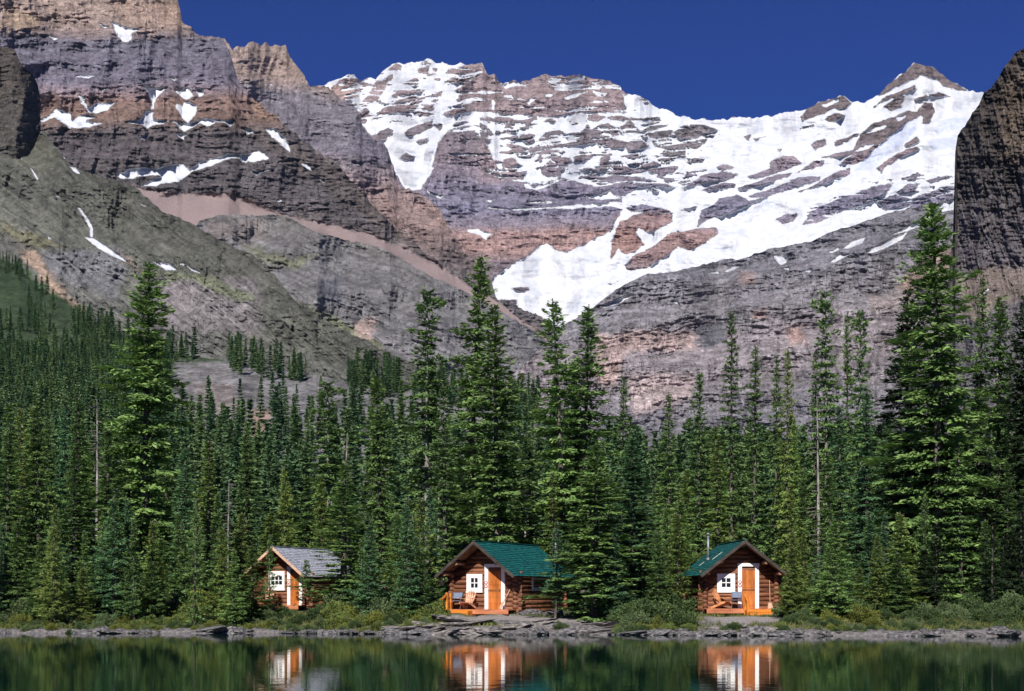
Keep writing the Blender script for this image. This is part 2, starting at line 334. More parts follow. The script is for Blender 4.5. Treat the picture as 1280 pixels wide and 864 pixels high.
A_ops = [
 ('s', [(395,104),(440,90),(470,93),(497,76),(540,71),(606,76),(604,92),(590,110),(578,118),(572,130),(590,138),(600,140),(640,143),(690,146),(735,140),(770,142),(783,141),(779,120),(790,116),(812,124),(830,136),(850,143),(900,148),(960,143),(1010,131),(1050,116),(1100,114),(1140,76),(1160,78),(1200,103),(1240,112),(1490,150),(1490,330),(1191,300),(1013,330),(900,345),(812,365),(770,400),(735,430),(690,430),(600,390),(619,345),(640,330),(660,320),(672,308),(683,304),(700,314),(712,314),(740,300),(765,287),(778,262),(776,245),(800,236),(815,232),(843,234),(825,228),(800,222),(765,219),(730,230),(700,222),(680,230),(640,227),(625,218),(612,190),(600,170),(590,160),(565,165),(550,183),(560,197),(545,208),(530,230),(526,238),(507,238),(488,205),(478,188),(455,160),(447,140),(436,128),(418,115)]),
 ('r', [(414,110),(425,100),(440,96),(447,100),(445,112),(446,122),(435,127),(422,122)]),
 ('r', [(447,102),(460,104),(457,109),(450,107)]), ('r', [(486,87),(494,80),(502,82),(502,88)]), ('r', [(481,98),(491,92),(492,99),(484,101)]),
 ('r', [(445,134),(460,120),(470,101),(485,100),(482,110),(472,125),(455,134)]), ('r', [(446,140),(457,135),(462,140),(457,155),(452,155)]),
 ('r', [(485,132),(500,125),(517,120),(526,122),(525,132),(515,138),(500,141),(480,145),(460,153),(465,149)]),
 ('r', [(486,124),(500,112),(520,107),(529,112),(525,116),(507,118)]), ('r', [(505,105),(520,97),(525,100),(522,105)]),
 ('r', [(521,88),(532,76),(539,79),(534,90),(524,91)]), ('r', [(541,86),(547,85),(545,91)]),
 ('r', [(555,95),(560,88),(575,83),(590,80),(600,78),(608,88),(600,93),(580,97),(565,100)]), ('r', [(542,100),(552,97),(550,102)]),
 ('r', [(570,112),(590,100),(606,84),(612,92),(620,97),(622,110),(615,130),(600,140),(590,135),(578,127)]),
 ('r', [(536,131),(551,117),(552,120),(541,131)]), ('r', [(552,142),(575,135),(590,135),(588,140),(558,145)]),
 ('r', [(506,165),(520,157),(541,151),(540,160),(525,167),(510,172)]), ('r', [(542,156),(554,156),(550,165)]),
 ('r', [(464,170),(485,160),(492,164),(485,172),(472,179)]), ('r', [(522,177),(535,171),(534,175),(525,182)]), ('r', [(500,197),(507,191),(517,195),(507,200)]),
 ('r', [(547,180),(560,163),(590,160),(600,170),(612,195),(600,215),(550,215),(540,208)]),
 ('r', Z8((0,575),(60,588),(140,588),(200,604),(262,612),(240,618),(160,614),(80,610),(0,602))),
 ('r', Z8((300,608),(350,597),(380,604),(360,612))), ('r', Z8((415,606),(460,600),(450,613))), ('r', Z8((536,590),(580,572),(628,584),(600,604),(548,604))),
 ('r', Z8((638,584),(740,575),(765,592),(740,600),(660,600))), ('r', Z8((800,600),(860,576),(900,588),(860,600))),
 ('r', Z8((0,612),(48,648),(68,680),(48,712),(0,720))), ('r', Z8((76,652),(108,660),(100,692),(76,680))), ('r', Z8((104,680),(136,612),(180,660),(192,688),(160,712),(112,708))),
 ('r', Z8((196,660),(228,652),(276,672),(268,712),(240,716),(200,688))), ('r', Z8((296,700),(328,660),(368,640),(420,660),(432,688),(400,708),(320,716))),
 ('r', Z8((448,668),(500,660),(540,620),(568,680),(540,708),(488,704))), ('r', Z8((560,640),(640,616),(672,640),(700,680),(660,680),(620,660),(588,688),(560,680))),
 ('r', Z8((688,648),(752,604),(800,660),(788,684),(700,672))), ('r', Z8((808,652),(848,632),(884,575),(920,620),(972,660),(940,688),(860,690))),
 ('r', Z8((968,660),(1020,628),(1120,625),(1185,652),(1120,668),(1080,692),(1000,700))), ('r', Z8((860,708),(920,696),(1020,704),(1032,748),(960,750),(880,736))),
 ('r', Z8((920,750),(1032,750),(1024,788),(960,784))), ('r', Z8((1032,712),(1140,696),(1100,732),(1072,752),(1040,732))),
 ('r', Z8((128,720),(240,738),(400,720),(580,700),(580,712),(400,738),(240,752),(160,744))), ('r', Z8((160,740),(220,740),(220,768),(160,760))), ('r', Z8((240,750),(380,736),(400,748),(340,768),(260,772))),
 ('r', Z8((580,700),(660,692),(740,712),(720,740),(640,748),(600,732))), ('r', Z8((760,700),(800,692),(840,732),(800,740),(750,764),(732,732))),
 ('r', Z8((288,785),(304,775),(312,808),(296,816))), ('r', Z8((352,768),(412,756),(460,800),(432,832),(388,820),(360,800))), ('r', Z8((468,780),(512,745),(568,760),(560,788),(512,812),(470,808))),
 ('r', Z8((600,800),(630,735),(660,770),(640,810),(600,830))), ('r', Z8((120,800),(160,790),(230,850),(220,900),(100,900))),
 ('r', ZA((780,40),(860,10),(990,35),(970,60),(900,75))), ('r', ZA((550,68),(580,32),(740,32),(750,60),(680,70),(620,74))),
 ('r', ZA((300,40),(350,5),(420,40),(400,80),(320,85))),
 ('r', ZA((800,150),(895,190),(840,196),(780,185))), ('r', ZA((670,380),(700,310),(760,285),(860,245),(960,275),(960,310),(900,340),(840,360),(790,335),(780,370),(820,420),(770,460),(720,470),(690,440),(655,500),(655,440))),
 ('r', ZA((735,240),(800,222),(900,240),(965,262),(950,272),(850,250),(760,262))),
 ('r', ZA((730,530),(760,480),(860,440),(940,370),(1000,360),(1100,340),(1180,338),(1190,370),(1100,430),(1050,450),(990,435),(950,465),(900,500),(820,545),(740,552))),
 ('r', ZA((1020,140),(1130,70),(1200,65),(1290,68),(1270,90),(1160,105))), ('r', ZA((1110,150),(1160,128),(1200,118),(1275,120),(1270,140),(1200,138),(1140,158))),
 ('r', ZA((1190,35),(1240,22),(1275,40),(1220,50))), ('r', ZA((1005,250),(1080,230),(1075,240))),
 ('r', ZA((160,640),(240,636),(250,650),(180,655))), ('r', ZA((80,700),(180,700),(185,725),(150,730),(90,712))), ('r', ZA((635,620),(690,608),(650,628))),
 ('s', ZA((40,232),(160,244),(360,236),(500,224),(690,212),(722,235),(715,250),(660,232),(560,240),(440,244),(300,248),(160,252),(40,244))),
 ('s', ZA((220,120),(270,130),(360,110),(412,85),(415,98),(350,126),(290,150),(225,145))), ('s', ZA((240,208),(360,208),(362,216),(250,218))),
 ('s', ZA((715,250),(722,262),(690,330),(660,380),(640,388),(665,330),(695,280))), ('s', ZA((610,160),(650,152),(670,185),(620,188))),
 ('s', ZA((0,352),(40,365),(70,375),(40,385),(35,405),(10,390))), ('s', ZA((720,200),(790,135),(860,130),(900,180),(860,205),(780,205),(730,225))),
 ('r', ZA((500,130),(600,90),(680,85),(760,100),(830,110),(780,140),(720,160),(640,150),(560,150))), ('s', ZA((640,215),(700,205),(730,225),(690,225))),
 ('s', Z7((930,150),(1000,180),(1025,175),(1000,192),(940,168))), ('s', Z7((1130,352),(1190,345),(1270,370),(1240,385),(1230,402),(1200,380))), ('s', Z7((1210,198),(1262,204),(1255,212))), ('s', Z7((1240,230),(1285,234),(1285,250))),
 ('s', Z8((320,470),(368,468),(355,490),(330,490))), ('s', Z8((340,410),(370,390),(410,395),(370,425))), ('s', Z8((440,430),(500,405),(480,435),(450,455))), ('s', Z8((560,450),(640,465),(620,485),(580,480))),
 ('s', Z8((110,430),(160,405),(245,425),(235,437),(180,430),(130,445))), ('s', Z8((415,490),(470,470),(540,455),(520,470),(440,500))), ('s', Z8((230,510),(270,480),(285,490),(245,530))), ('s', Z8((430,400),(520,380),(530,400),(440,412))),
 ('s', Z8((110,480),(160,470),(165,490),(120,492))), ('s', Z8((0,440),(30,470),(25,480),(0,470))), ('s', Z8((60,500),(75,510),(72,550),(58,545))), ('s', Z8((550,412),(600,402),(620,410),(580,420))), ('s', Z8((735,485),(780,475),(770,490))), ('s', Z8((750,510),(800,560),(790,575))),
 ('r', ZB((670,235),(700,185),(760,150),(820,95),(880,105),(940,145),(990,180),(1040,215),(985,205),(940,195),(930,175),(860,150),(850,140),(830,160),(780,180),(730,205),(690,225))),
 ('r', ZB((650,280),(690,245),(760,215),(820,190),(825,205),(760,235),(700,255))), ('r', ZB((690,280),(740,240),(775,235),(760,280),(720,300))),
 ('r', ZB((825,250),(870,228),(875,240))), ('r', ZB((885,230),(920,220),(970,238),(900,240))),
 ('r', ZB((340,320),(380,278),(430,258),(470,250),(520,234),(550,262),(530,290),(480,290),(440,310),(390,325),(345,345))), ('s', ZB((430,275),(500,245),(500,258),(450,285))),
 ('r', ZB((445,335),(480,310),(525,315),(500,335),(460,350))), ('r', ZB((335,374),(400,350),(395,364))), ('r', ZB((385,440),(410,420),(445,418),(445,440),(400,465))),
 ('r', ZB((430,495),(500,478),(560,462),(590,400),(650,350),(720,330),(790,300),(830,300),(860,262),(895,265),(905,300),(880,350),(855,350),(850,312),(790,345),(720,400),(640,470),(580,525),(505,520),(560,480),(500,495))),
 ('s', ZB((600,395),(660,365),(700,360),(690,375),(640,390))), ('s', ZB((560,470),(620,440),(650,440),(600,470))), ('s', ZB((740,330),(790,310),(780,330),(745,345))),
 ('r', ZB((660,540),(700,510),(740,480),(830,448),(838,460),(780,485),(700,530),(680,555))), ('r', ZB((780,440),(830,403),(838,425),(800,446))),
 ('r', ZB((320,560),(400,510),(440,510),(430,530))), ('r', ZB((120,575),(210,540),(215,510),(270,490),(310,488),(345,520),(270,550),(180,578),(130,582))),
 ('r', ZB((75,622),(150,600),(230,570),(310,558),(280,577),(180,610),(90,632))), ('r', ZB((120,660),(230,620),(330,580),(425,573),(420,592),(340,612),(230,652),(160,666))),
 ('r', ZB((0,530),(30,523),(64,540),(10,549))), ('r', ZB((0,558),(50,558),(60,580),(0,592))), ('r', ZB((0,603),(60,603),(60,622),(0,627))),
 ('r', ZB((-95,790),(-80,720),(-25,690),(0,670),(70,652),(120,678),(185,663),(130,692),(50,722),(0,742),(-60,755))),
 ('r', ZB((330,640),(400,610),(480,560),(550,538),(548,566),(460,597),(400,622))), ('r', ZB((235,755),(290,730),(325,730),(320,755),(270,777))),
 ('r', ZB((350,778),(370,740),(430,700),(520,665),(600,635),(650,618),(725,603),(700,642),(640,682),(560,702),(480,742),(400,772))),
 ('r', ZB((740,640),(800,603),(832,610),(820,637),(780,652))), ('r', ZB((770,582),(830,558),(862,570),(800,587))), ('r', ZB((660,682),(740,650),(800,672),(920,628),(985,600),(985,630),(900,655),(820,692),(700,712))),
 ('r', ZB((870,592),(930,578),(958,574),(900,602))), ('r', ZB((98,404),(126,400),(120,427))), ('r', ZB((138,415),(188,406),(150,430))), ('r', ZB((480,432),(580,393),(540,422),(490,447))),
 ('r', ZB((245,462),(262,458),(258,470))), ('r', ZB((800,700),(870,670),(985,640),(985,720),(830,760))),
]
A_col_f = bands([(60,(142,122,122)),(140,(138,118,122)),(160,(112,102,110)),(200,(128,112,122)),(232,(118,110,130)),(262,(116,112,136)),(282,(128,116,130)),(292,(160,126,122)),(315,(150,118,114)),(330,(118,104,112)),(420,(108,100,108))], warp=5)
layer('glaciated_mountain', A_top, A_bot, ([380,640,900,1480],[3500,3300,3300,3400]), strata(.62, 3.0, 34, 0.02, 11, .45), A_col_f, 1.9,
      A_ops, relief=1.0, seed=11, snow_noise=1.8, jag=2.6, gain=.74, gul=.9, ledge=([[(560,85),(800,110),(840,150),(900,170),(880,230),(760,250),(640,230),(560,190)], [(1010,255),(1080,225),(1190,215),(1190,240),(1080,262),(1010,275)], [(420,95),(560,80),(600,140),(540,150),(450,160)]], .05),
      colour_ops=[(ZA((650,520),(670,280),(980,250),(960,330),(840,420),(740,480)), (150,112,104), 6, .7), (ZA((720,560),(860,430),(1000,340),(1200,330),(1100,450),(900,520)), (142,112,112), 6, .6),
                  (ZB((480,640),(550,530),(620,450),(900,250),(900,350),(830,480),(680,560),(540,600)), (150,120,122), 8, .5),
                  ([(600,180),(640,180),(650,225),(600,230)], (152,128,132), 8, .6), ([(400,110),(450,100),(445,125),(420,125)], (170,135,120), 6, .6), ([(1000,100),(1140,60),(1260,70),(1260,170),(1120,190),(1000,165)], (104,92,92), 10, .8), ([(780,140),(920,140),(920,200),(800,200)], (104,98,102), 12, .7)],
      ice_ops=[ZB((565,555),(640,450),(740,370),(820,338),(832,370),(780,432),(700,490),(640,545)), ZB((870,430),(985,400),(1060,400),(1060,450),(900,465)), ZB((900,370),(960,330),(1040,330),(1030,370),(960,385),(910,392))],
      label='snow covered mountain closing the head of the valley under the blue sky')

# --- grey wall behind the left peak
C2_top = [(250,60),(273,44),(290,59),(313,55),(333,54),(352,55),(358,58),(362,70),(370,80),(380,92),(387,105),(395,109),(405,110),(420,117),(430,124),(440,130),(450,147),(453,160),(460,170),(475,178),(485,190),(492,205),(494,216),(497,228),(510,238),(525,240),(530,245),(545,255),(550,262),(555,275),(562,285),(572,300),(578,312),(590,322),(600,335),(612,350),(620,370),(650,384),(700,408),(740,440)]
layer('left_mountain_wall', C2_top, [(250,330),(450,330),(600,440),(740,470)], ([250,740],[2700,2700]), strata(.75, 3.6, 48, -.05, 23, .35),
      bands([(40,(140,120,110)),(100,(132,112,104)),(122,(104,98,108)),(180,(98,92,106)),(205,(128,112,118)),(240,(132,108,104)),(275,(112,92,90)),(330,(92,86,88)),(420,(96,90,94))], tiltu=-.12, us=370),
      1.5, [('s', Z6((530,832),(558,838),(552,845))), ('s', Z6((60,352),(85,356),(80,364))), ('s', Z6((10,400),(52,400),(45,409))), ('s', Z6((145,425),(165,418),(160,432))), ('s', Z6((175,590),(200,575),(190,598))),
            ('s', Z7((625,240),(650,265),(690,300),(755,335),(735,345),(690,320),(650,280))), ('s', Z7((795,348),(832,362),(825,366))), ('s', Z7((570,150),(600,165),(637,197),(600,182))), ('s', Z7((680,100),(692,104),(684,110))), ('s', Z7((755,350),(790,362),(770,366)))],
      relief=.95, seed=23, jag=5, gain=.88, label='grey and brown banded mountain wall right of the left peak')

# --- the left peak
C1_top = [(-260,-120),(-100,-135),(60,-130),(150,-100),(205,-40),(222,0),(225,15),(228,28),(240,38),(255,47),(265,47),(273,44),(280,50),(286,60),(292,80),(300,107),(315,122),(330,135),(355,155),(385,180),(415,200),(440,225),(465,252),(490,280),(510,300),(530,315),(560,335),(585,355),(620,376),(650,398),(680,418),(700,440)]
pink = (126,107,106)
SCREE = [(165,232),(200,241),(240,241),(280,241),(310,250),(345,264),(375,274),(400,277),(430,284),(460,291),(500,306),(520,317),(545,329),(580,350),(620,372),(650,394),(690,424),(700,450),(600,420),(400,340),(200,330)]
layer('left_peak', C1_top, [(-260,260),(60,270),(160,300),(250,320),(400,350),(560,420),(700,470)], ([-260,250,700],[2050,2050,2150]), strata(.72, 4.2, 40, .0, 31, .38),
      bands([(-120,(138,116,100)),(30,(134,114,106)),(44,(120,104,104)),(52,(98,94,108)),(100,(96,90,106)),(112,(122,106,116)),(124,(122,96,88)),(150,(112,88,78)),(166,(86,78,80)),(232,(80,74,78)),(300,(96,88,88))], warp=7, wl=80, seed=33),
      1.25, [('s', Z4((555,105),(620,135),(705,150),(660,170),(665,190),(640,212),(610,205),(575,165))), ('s', Z4((490,112),(545,140),(520,140))),
       ('s', Z4((700,398),(760,438),(840,438),(800,475),(777,500),(772,545),(752,540),(752,490),(730,450))), ('s', Z4((862,436),(900,458),(930,428),(975,480),(930,502),(888,475))), ('s', Z4((978,442),(1012,448),(1024,470),(990,487))),
       ('s', Z4((876,512),(910,530),(920,502),(984,528),(978,572),(940,615),(918,605),(898,560),(883,540))), ('s', Z4((388,478),(422,488),(442,538),(480,512),(578,513),(545,547),(480,572),(438,560),(408,520))),
       ('s', Z4((198,603),(260,568),(280,543),(352,568),(360,598),(400,578),(430,568),(485,588),(410,602),(512,620),(430,642),(350,642),(310,612),(270,588),(215,612))),
       ('s', Z4((575,608),(700,603),(718,570),(730,548),(768,560),(762,598),(840,603),(820,622),(760,627),(740,642),(700,620))),
       ('s', Z4((858,608),(900,608),(940,618),(1010,588),(1110,598),(1190,608),(1150,637),(1120,617),(1080,612),(1040,637),(1000,617),(960,642),(920,663),(898,640))),
       ('s', Z4((878,663),(935,673),(915,697),(888,687))), ('s', Z4((697,692),(745,668),(725,698))), ('s', Z4((1222,643),(1262,648),(1275,670),(1240,668))), ('s', Z4((340,388),(400,378),(475,380),(440,391))), ('s', Z4((512,392),(558,375),(545,388))),
       ('s', Z4((848,388),(898,390),(870,407))), ('s', Z4((725,388),(792,398),(762,403))), ('s', Z4((492,443),(528,443),(510,457))), ('s', Z4((995,376),(1048,376),(1020,386))), ('s', Z4((1205,400),(1252,400),(1240,412))), ('s', Z4((235,175),(290,195),(270,200))),
       ('s', [(144,216),(170,210),(195,210),(213,206),(230,204),(236,211),(250,202),(270,197),(283,192),(300,193),(320,193),(334,195),(333,200),(318,203),(300,198),(290,198),(275,203),(255,210),(240,216),(230,222),(225,228),(205,229),(195,232),(177,233),(190,225),(200,220),(185,220),(165,223),(150,223)]),
       ('s', Z6((20,643),(57,643),(74,665),(40,672))), ('s', Z6((128,645),(172,638),(217,680),(243,710),(252,762),(200,722),(150,682))), ('s', Z6((0,768),(60,763),(90,748),(143,790),(130,807),(60,792),(30,812),(0,802))), ('s', Z6((300,813),(332,823),(374,860),(330,847))), ('s', Z7((360,73),(424,105),(418,113))), ('s', Z7((50,58),(143,50),(80,77))), ('s', Z7((185,200),(208,204),(190,210)))],
      relief=1.1, seed=31, smooth_ops=[SCREE], gain=.86, snow_noise=2.0, jag=4.5,
      colour_ops=[(SCREE, pink, 2, .95),
                  ([(0,5),(50,20),(48,40),(0,38)], (150,125,92), 10, .5), ([(140,0),(225,0),(225,35),(180,40),(145,25)], (152,124,104), 10, .5),
                  ([(315,150),(420,205),(500,270),(560,335),(480,290),(380,215),(310,170)], (86,76,72), 8, .6), ([(320,120),(345,150),(320,140)], (140,112,88), 8, .5)],
      label='huge layered brown and grey rock peak filling the upper left')

# --- grey hump of ice-worn rock under the scree
E_top = [(180,330),(235,292),(250,276),(270,270),(300,268),(340,268),(365,272),(380,283),(400,292),(430,300),(460,305),(480,313),(500,322),(520,335),(550,350),(575,362),(600,374),(640,397),(665,412),(690,432),(720,460),(780,520)]
layer('grey_rock_slope', E_top, [(180,560),(780,640)], ([180,780],[1250,1250]), strata(.5, 2.0, 60, .12, 41, .5),
      bands([(250,(112,108,104)),(300,(106,104,106)),(380,(108,106,110)),(470,(112,108,114)),(600,(104,104,106))], tiltu=-.3, us=350, warp=14, seed=42), .95,
      [], relief=1.1, seed=41, bumpk=2.0, mott=.6, dirn=22, streak=.4, bed=.5, wh=.35, wv=.8,
      colour_ops=[([(300,306),(330,312),(365,322),(400,318),(370,336),(330,330)], (100,104,72), 8, .7), ([(355,375),(395,385),(440,408),(480,432),(470,440),(420,420),(370,400)], (104,112,76), 6, .75),
                  ([(440,405),(465,400),(468,425),(445,425)], (168,140,132), 5, .7), ([(400,350),(425,345),(430,385),(405,380)], (74,76,88), 8, .7), ([(250,275),(330,272),(340,300),(270,300)], (118,104,98), 12, .5)],
      label='rounded grey rock slope below the pink scree band')

# --- dark green-grey slope on the left with its black knob
D_top = [(-260,60),(-120,90),(-40,110),(0,132),(30,150),(48,160),(58,168),(72,186),(88,204),(110,216),(130,222),(150,226),(163,232),(175,240),(187,250),(200,261),(225,272),(240,280),(275,300),(295,309),(320,322),(345,345),(365,372),(400,395),(440,418),(480,438),(540,465),(600,500)]
layer('left_slope', D_top, [(-260,470),(100,500),(250,560),(600,600)], ([-260,100,600],[1300,1200,820]), strata(.62, 1.7, 70, -.25, 51, .5),
      bands([(50,(70,66,62)),(150,(74,72,66)),(200,(80,80,72)),(300,(92,93,84)),(380,(102,102,99)),(460,(116,112,116)),(560,(108,106,108))], tiltu=-.45, us=80, warp=16, seed=52), .85,
      [('s', Z4((5,718),(50,738),(122,802),(80,792),(30,762))), ('s', Z4((265,705),(335,780),(325,797),(290,750))), ('s', Z4((343,833),(377,838),(400,864))), ('s', Z5((420,386),(470,392),(560,448),(645,517),(560,482),(490,442))),
       ('s', Z5((752,503),(800,520),(798,506),(860,523),(888,552),(830,552))), ('s', Z5((892,516),(928,520),(920,532))), ('s', Z5((932,528),(980,548),(1008,570),(960,557))), ('s', Z5((343,28),(382,43),(408,77),(370,62))), ('s', Z5((258,173),(292,178),(312,197))),
       ('s', Z5((678,203),(745,238),(710,228))), ('s', Z5((235,378),(263,395),(245,398))), ('s', Z5((383,238),(400,240),(437,288),(466,340),(466,388),(448,388),(448,340),(420,290))), ('s', Z5((148,38),(160,45),(196,95),(184,100)))],
      relief=1.0, seed=51, bumpk=2.0, mott=.6, jag=3, dirn=38, streak=.42, bed=.55, wh=.25, wv=.8,
      colour_ops=[([(-260,20),(0,55),(20,58),(30,82),(48,100),(50,155),(20,130),(-100,120)], (62,56,52), 5, .9), (Z5((0,300),(100,350),(200,380),(330,440),(200,440),(60,400),(0,360)), (112,108,72), 8, .6),
                  (Z5((95,460),(180,450),(260,560),(330,680),(410,740),(400,790),(300,700),(210,600)), (168,138,114), 8, .75), (Z5((0,500),(90,520),(250,650),(420,760),(420,864),(0,864)), (58,82,48), 8, .9),
                  (Z5((200,460),(600,440),(640,560),(560,700),(440,640),(260,580)), (112,112,122), 10, .6), (Z5((780,590),(1280,600),(1300,864),(800,864)), (126,116,122), 14, .6),
                  (Z4((60,640),(250,720),(330,800),(200,864),(60,800)), (80,84,60), 12, .3), (Z5((740,560),(1000,570),(1200,650),(1280,700),(1200,720),(1000,620)), (98,108,70), 6, .7),
                  (Z5((560,450),(660,500),(700,560),(640,520)), (140,116,104), 6, .6)],
      label='dark green-grey mountainside with a black knob at the left edge')

layer('rock_knob', [(-200,30),(-120,44),(-40,54),(0,60),(10,59),(18,61),(24,75),(30,85),(40,92),(47,105),(50,120),(51,160)], [(-200,230),(0,232),(40,190),(51,170)], ([-200,10,35,45,51],[1520,1520,1550,1590,1640]),
      strata(1.2, 3.5, 40, 0, 91, .4), bands([(50,(70,62,58)),(230,(66,64,58))], seed=92), .85, [], relief=.7, seed=91, bumpk=1.4, wh=.2, wv=1.2, jag=1.0, du=1.0,
      label='black rock knob standing on the slope at the left edge')

print('slopeD', [on_layer('left_slope', u, v).y for u, v in ((20,230),(20,180),(48,175),(-60,200))])
# --- cliffs under the snowfield, middle to right
B_top = [(600,520),(640,470),(680,430),(702,408),(735,389),(750,378),(770,362),(800,346),(812,342),(835,341),(865,334),(885,329),(900,325),(928,323),(959,312),(989,306),(1013,302),(1040,290),(1066,282),(1108,267),(1146,258),(1167,255),(1191,246),(1300,225),(1480,215)]
layer('headwall', B_top, [(600,640),(1480,640)], ([600,1480],[900,900]), strata(.5, 3.4, 46, .12, 61, .42),
      bands([(240,(104,104,112)),(345,(110,108,117)),(400,(117,113,120)),(440,(128,119,124)),(480,(121,113,118)),(540,(108,106,115)),(640,(92,92,98))], tiltu=.12, us=800, warp=14, seed=62), .75,
      [('s', ZC((15,302),(60,277),(92,279),(30,304))), ('s', ZC((225,233),(288,233),(280,265),(255,277),(235,255))), ('s', ZC((453,217),(500,199),(507,209),(470,226))), ('s', ZC((510,207),(560,173),(617,156),(600,182),(540,207))),
       ('s', ZC((463,262),(510,224),(548,229),(520,246),(480,264))), ('s', ZC((712,152),(780,118),(850,78),(910,43),(922,60),(870,102),(820,122),(770,137))), ('s', ZC((608,221),(660,193),(740,153),(793,133),(770,167),(690,207),(640,224))),
       ('s', ZC((258,291),(297,281),(290,295))), ('s', ZC((350,300),(388,288),(380,310))), ('s', ZC((798,227),(825,234),(852,229),(825,247))), ('s', ZC((915,20),(990,-5),(990,42),(930,52))),
       ('s', ZA((608,727),(750,668),(762,680),(700,717),(620,742))), ('s', ZA((593,792),(637,766),(632,780))), ('s', ZA((1138,566),(1185,556),(1168,538),(1204,572))), ('s', ZA((1222,552),(1285,532),(1285,545),(1240,562))), ('s', ZA((963,712),(980,698),(1002,732)))],
      relief=.9, seed=61, bumpk=1.8, mott=.5, dirn=-9, streak=.36, bed=.32, wh=.6, wv=1.2,
      colour_ops=[(tz(600,380,4,[(570,160),(700,150),(860,130),(1060,150),(1070,230),(900,235),(760,230),(700,300),(590,420)]), (165,138,132), 8, .7), (tz(600,380,4,[(590,300),(700,300),(690,400),(620,420)]), (170,142,134), 6, .7),
                  (tz(600,380,4,[(740,360),(860,350),(1060,350),(1060,480),(900,520),(770,560),(740,440)]), (172,150,148), 8, .65), (tz(600,380,4,[(1070,110),(1220,80),(1220,210),(1130,220),(1070,150)]), (72,76,88), 6, .75),
                  (ZC((270,560),(340,530),(360,600),(290,610)), (160,124,116), 8, .7), (ZC((130,470),(200,465),(200,500),(140,500)), (168,132,120), 6, .6), (ZC((60,300),(150,300),(150,360),(70,350)), (148,118,110), 8, .6), (ZC((740,370),(880,220),(980,200),(980,300),(860,360),(800,420)), (150,124,104), 8, .7), (ZC((620,400),(800,390),(760,460),(640,470)), (142,124,120), 10, .5)],
      label='grey and pinkish cliff bands below the snowfield')

# --- right buttress
F_top = [(1090,585),(1130,510),(1160,440),(1178,390),(1186,345),(1189,310),(1191,295),(1192,264),(1193,228),(1194,190),(1197,169),(1209,151),(1221,133),(1230,117),(1244,103),(1256,83),(1268,68),(1280,62),(1320,20),(1400,-40),(1520,-120)]
layer('right_buttress', F_top, [(1090,650),(1300,650),(1520,650)], ([1090,1150,1189,1205,1225,1280,1520],[640,600,590,580,560,540,500]), lambda U, V: np.where(V > 335, .62, 2.0+2.5*fbm(U/30, V/50, 3, 8)),
      bands([(-120,(96,80,70)),(120,(72,64,60)),(220,(78,72,72)),(270,(92,86,90)),(325,(96,90,96)),(345,(104,98,102)),(440,(100,97,102))], tiltu=-.1, us=1240, warp=14, seed=72), .5,
      [('s', ZC((1097,397),(1130,371),(1137,378),(1105,404))), ('s', ZC((1013,316),(1047,304),(1040,319)))], relief=1.4, seed=71, gain=.85, bumpk=1.5, wh=.2, wv=1.5, dirn=78, streak=.35, bed=.8, blur=1.2, du=1.0, jag=3.0,
      colour_ops=[([(1250,110),(1300,80),(1300,220),(1250,200)], (108,92,74), 12, .6), ([(1196,345),(1230,336),(1300,330),(1400,330),(1400,400),(1290,372),(1250,380),(1225,400),(1205,400)], (134,116,100), 12, .6)], label='dark sheer rock buttress at the right edge')

# --- valley side that carries the forest
G_top = [(-260,230),(-60,300),(0,325),(25,335),(50,362),(75,372),(95,388),(110,400),(150,415),(200,432),(230,445),(300,452),(340,460),(400,470),(440,478),(500,482),(560,492),(620,510),(700,530),(760,550),(830,565),(1000,585),(1300,575),(1480,560)]
layer('wooded_hillside', G_top, [(-260,744),(1480,744)], ([-260,1480],[150,150]), lambda U, V: (HZ-V)/F+.112+.05*(fbm(U/30, V/18, 3, 9)-.5),
      bands([(300,(44,64,38)),(470,(56,72,46)),(744,(50,60,40))], warp=4, seed=82), .4, [], relief=.8, seed=81, du=1.8, dv=1.8, gul=.15, dirn=10, bumpk=2, mott=.8, bed=.9, streak=.5,
      colour_ops=[([(215,455),(300,450),(420,472),(620,505),(700,540),(640,620),(430,600),(300,600),(225,560)], (116,112,116), 8, .85), ([(310,515),(338,510),(336,560),(315,560)], (160,122,104), 7, .7), ([(240,478),(290,480),(305,520),(262,525)], (132,116,112), 9, .55),
                  ([(700,530),(1300,570),(1300,620),(700,620)], (100,100,104), 10, .7)],
      label='wooded valley side rising behind the lakeside trees')
# ------------------------------------------------------------------ lake bed, shore and forest floor
def shoreY(x): return np.interp(x, [-90, -40, -22, -12, -6, 0, 5, 9, 14, 22, 45, 90], [66, 65.7, 66, 66.2, 64.6, 63.6, 63.2, 62.2, 61.6, 61.0, 59.8, 58])
def gz(x, Y):
    x = np.asarray(x, float); Y = np.asarray(Y, float)
    wob = (fbm(x/1.7, x*0+3.1, 3, 5)-.5)*1.1
    s = Y-shoreY(x)-wob
    z = np.interp(s, [-30, -6, -1.5, 0, .35, 1.2, 3, 6, 10, 20, 50, 95, 130], [-6, -1.6, -.5, -.04, .16, .26, .42, .62, .8, .95, 1.15, 1.9, 2.2])
    n = (fbm(x/.9, Y/.9, 4, 7)-.5)*.28+(fbm(x/4, Y/4, 2, 8)-.5)*.35
    return z+n*np.clip((s+.2)/1.5, 0, 1)*np.clip(1.25-np.clip(s-6, 0, 40)/60, .4, 1)*np.where(path_mask(x, Y) > .5, .3, 1)
def path_mask(x, Y):
    a = sm(1.4-((x+.0)/4.4)**2-((Y-69.2)/2.0)**4)
    b = sm(1.4-((x-11.6)/2.4)**2-((Y-68.0)/2.4)**4)
    c = sm(1.3-((x-5.2)/3.2)**2-((Y-67.2)/.8)**2)
    return np.maximum(np.maximum(a, b), c*.0)
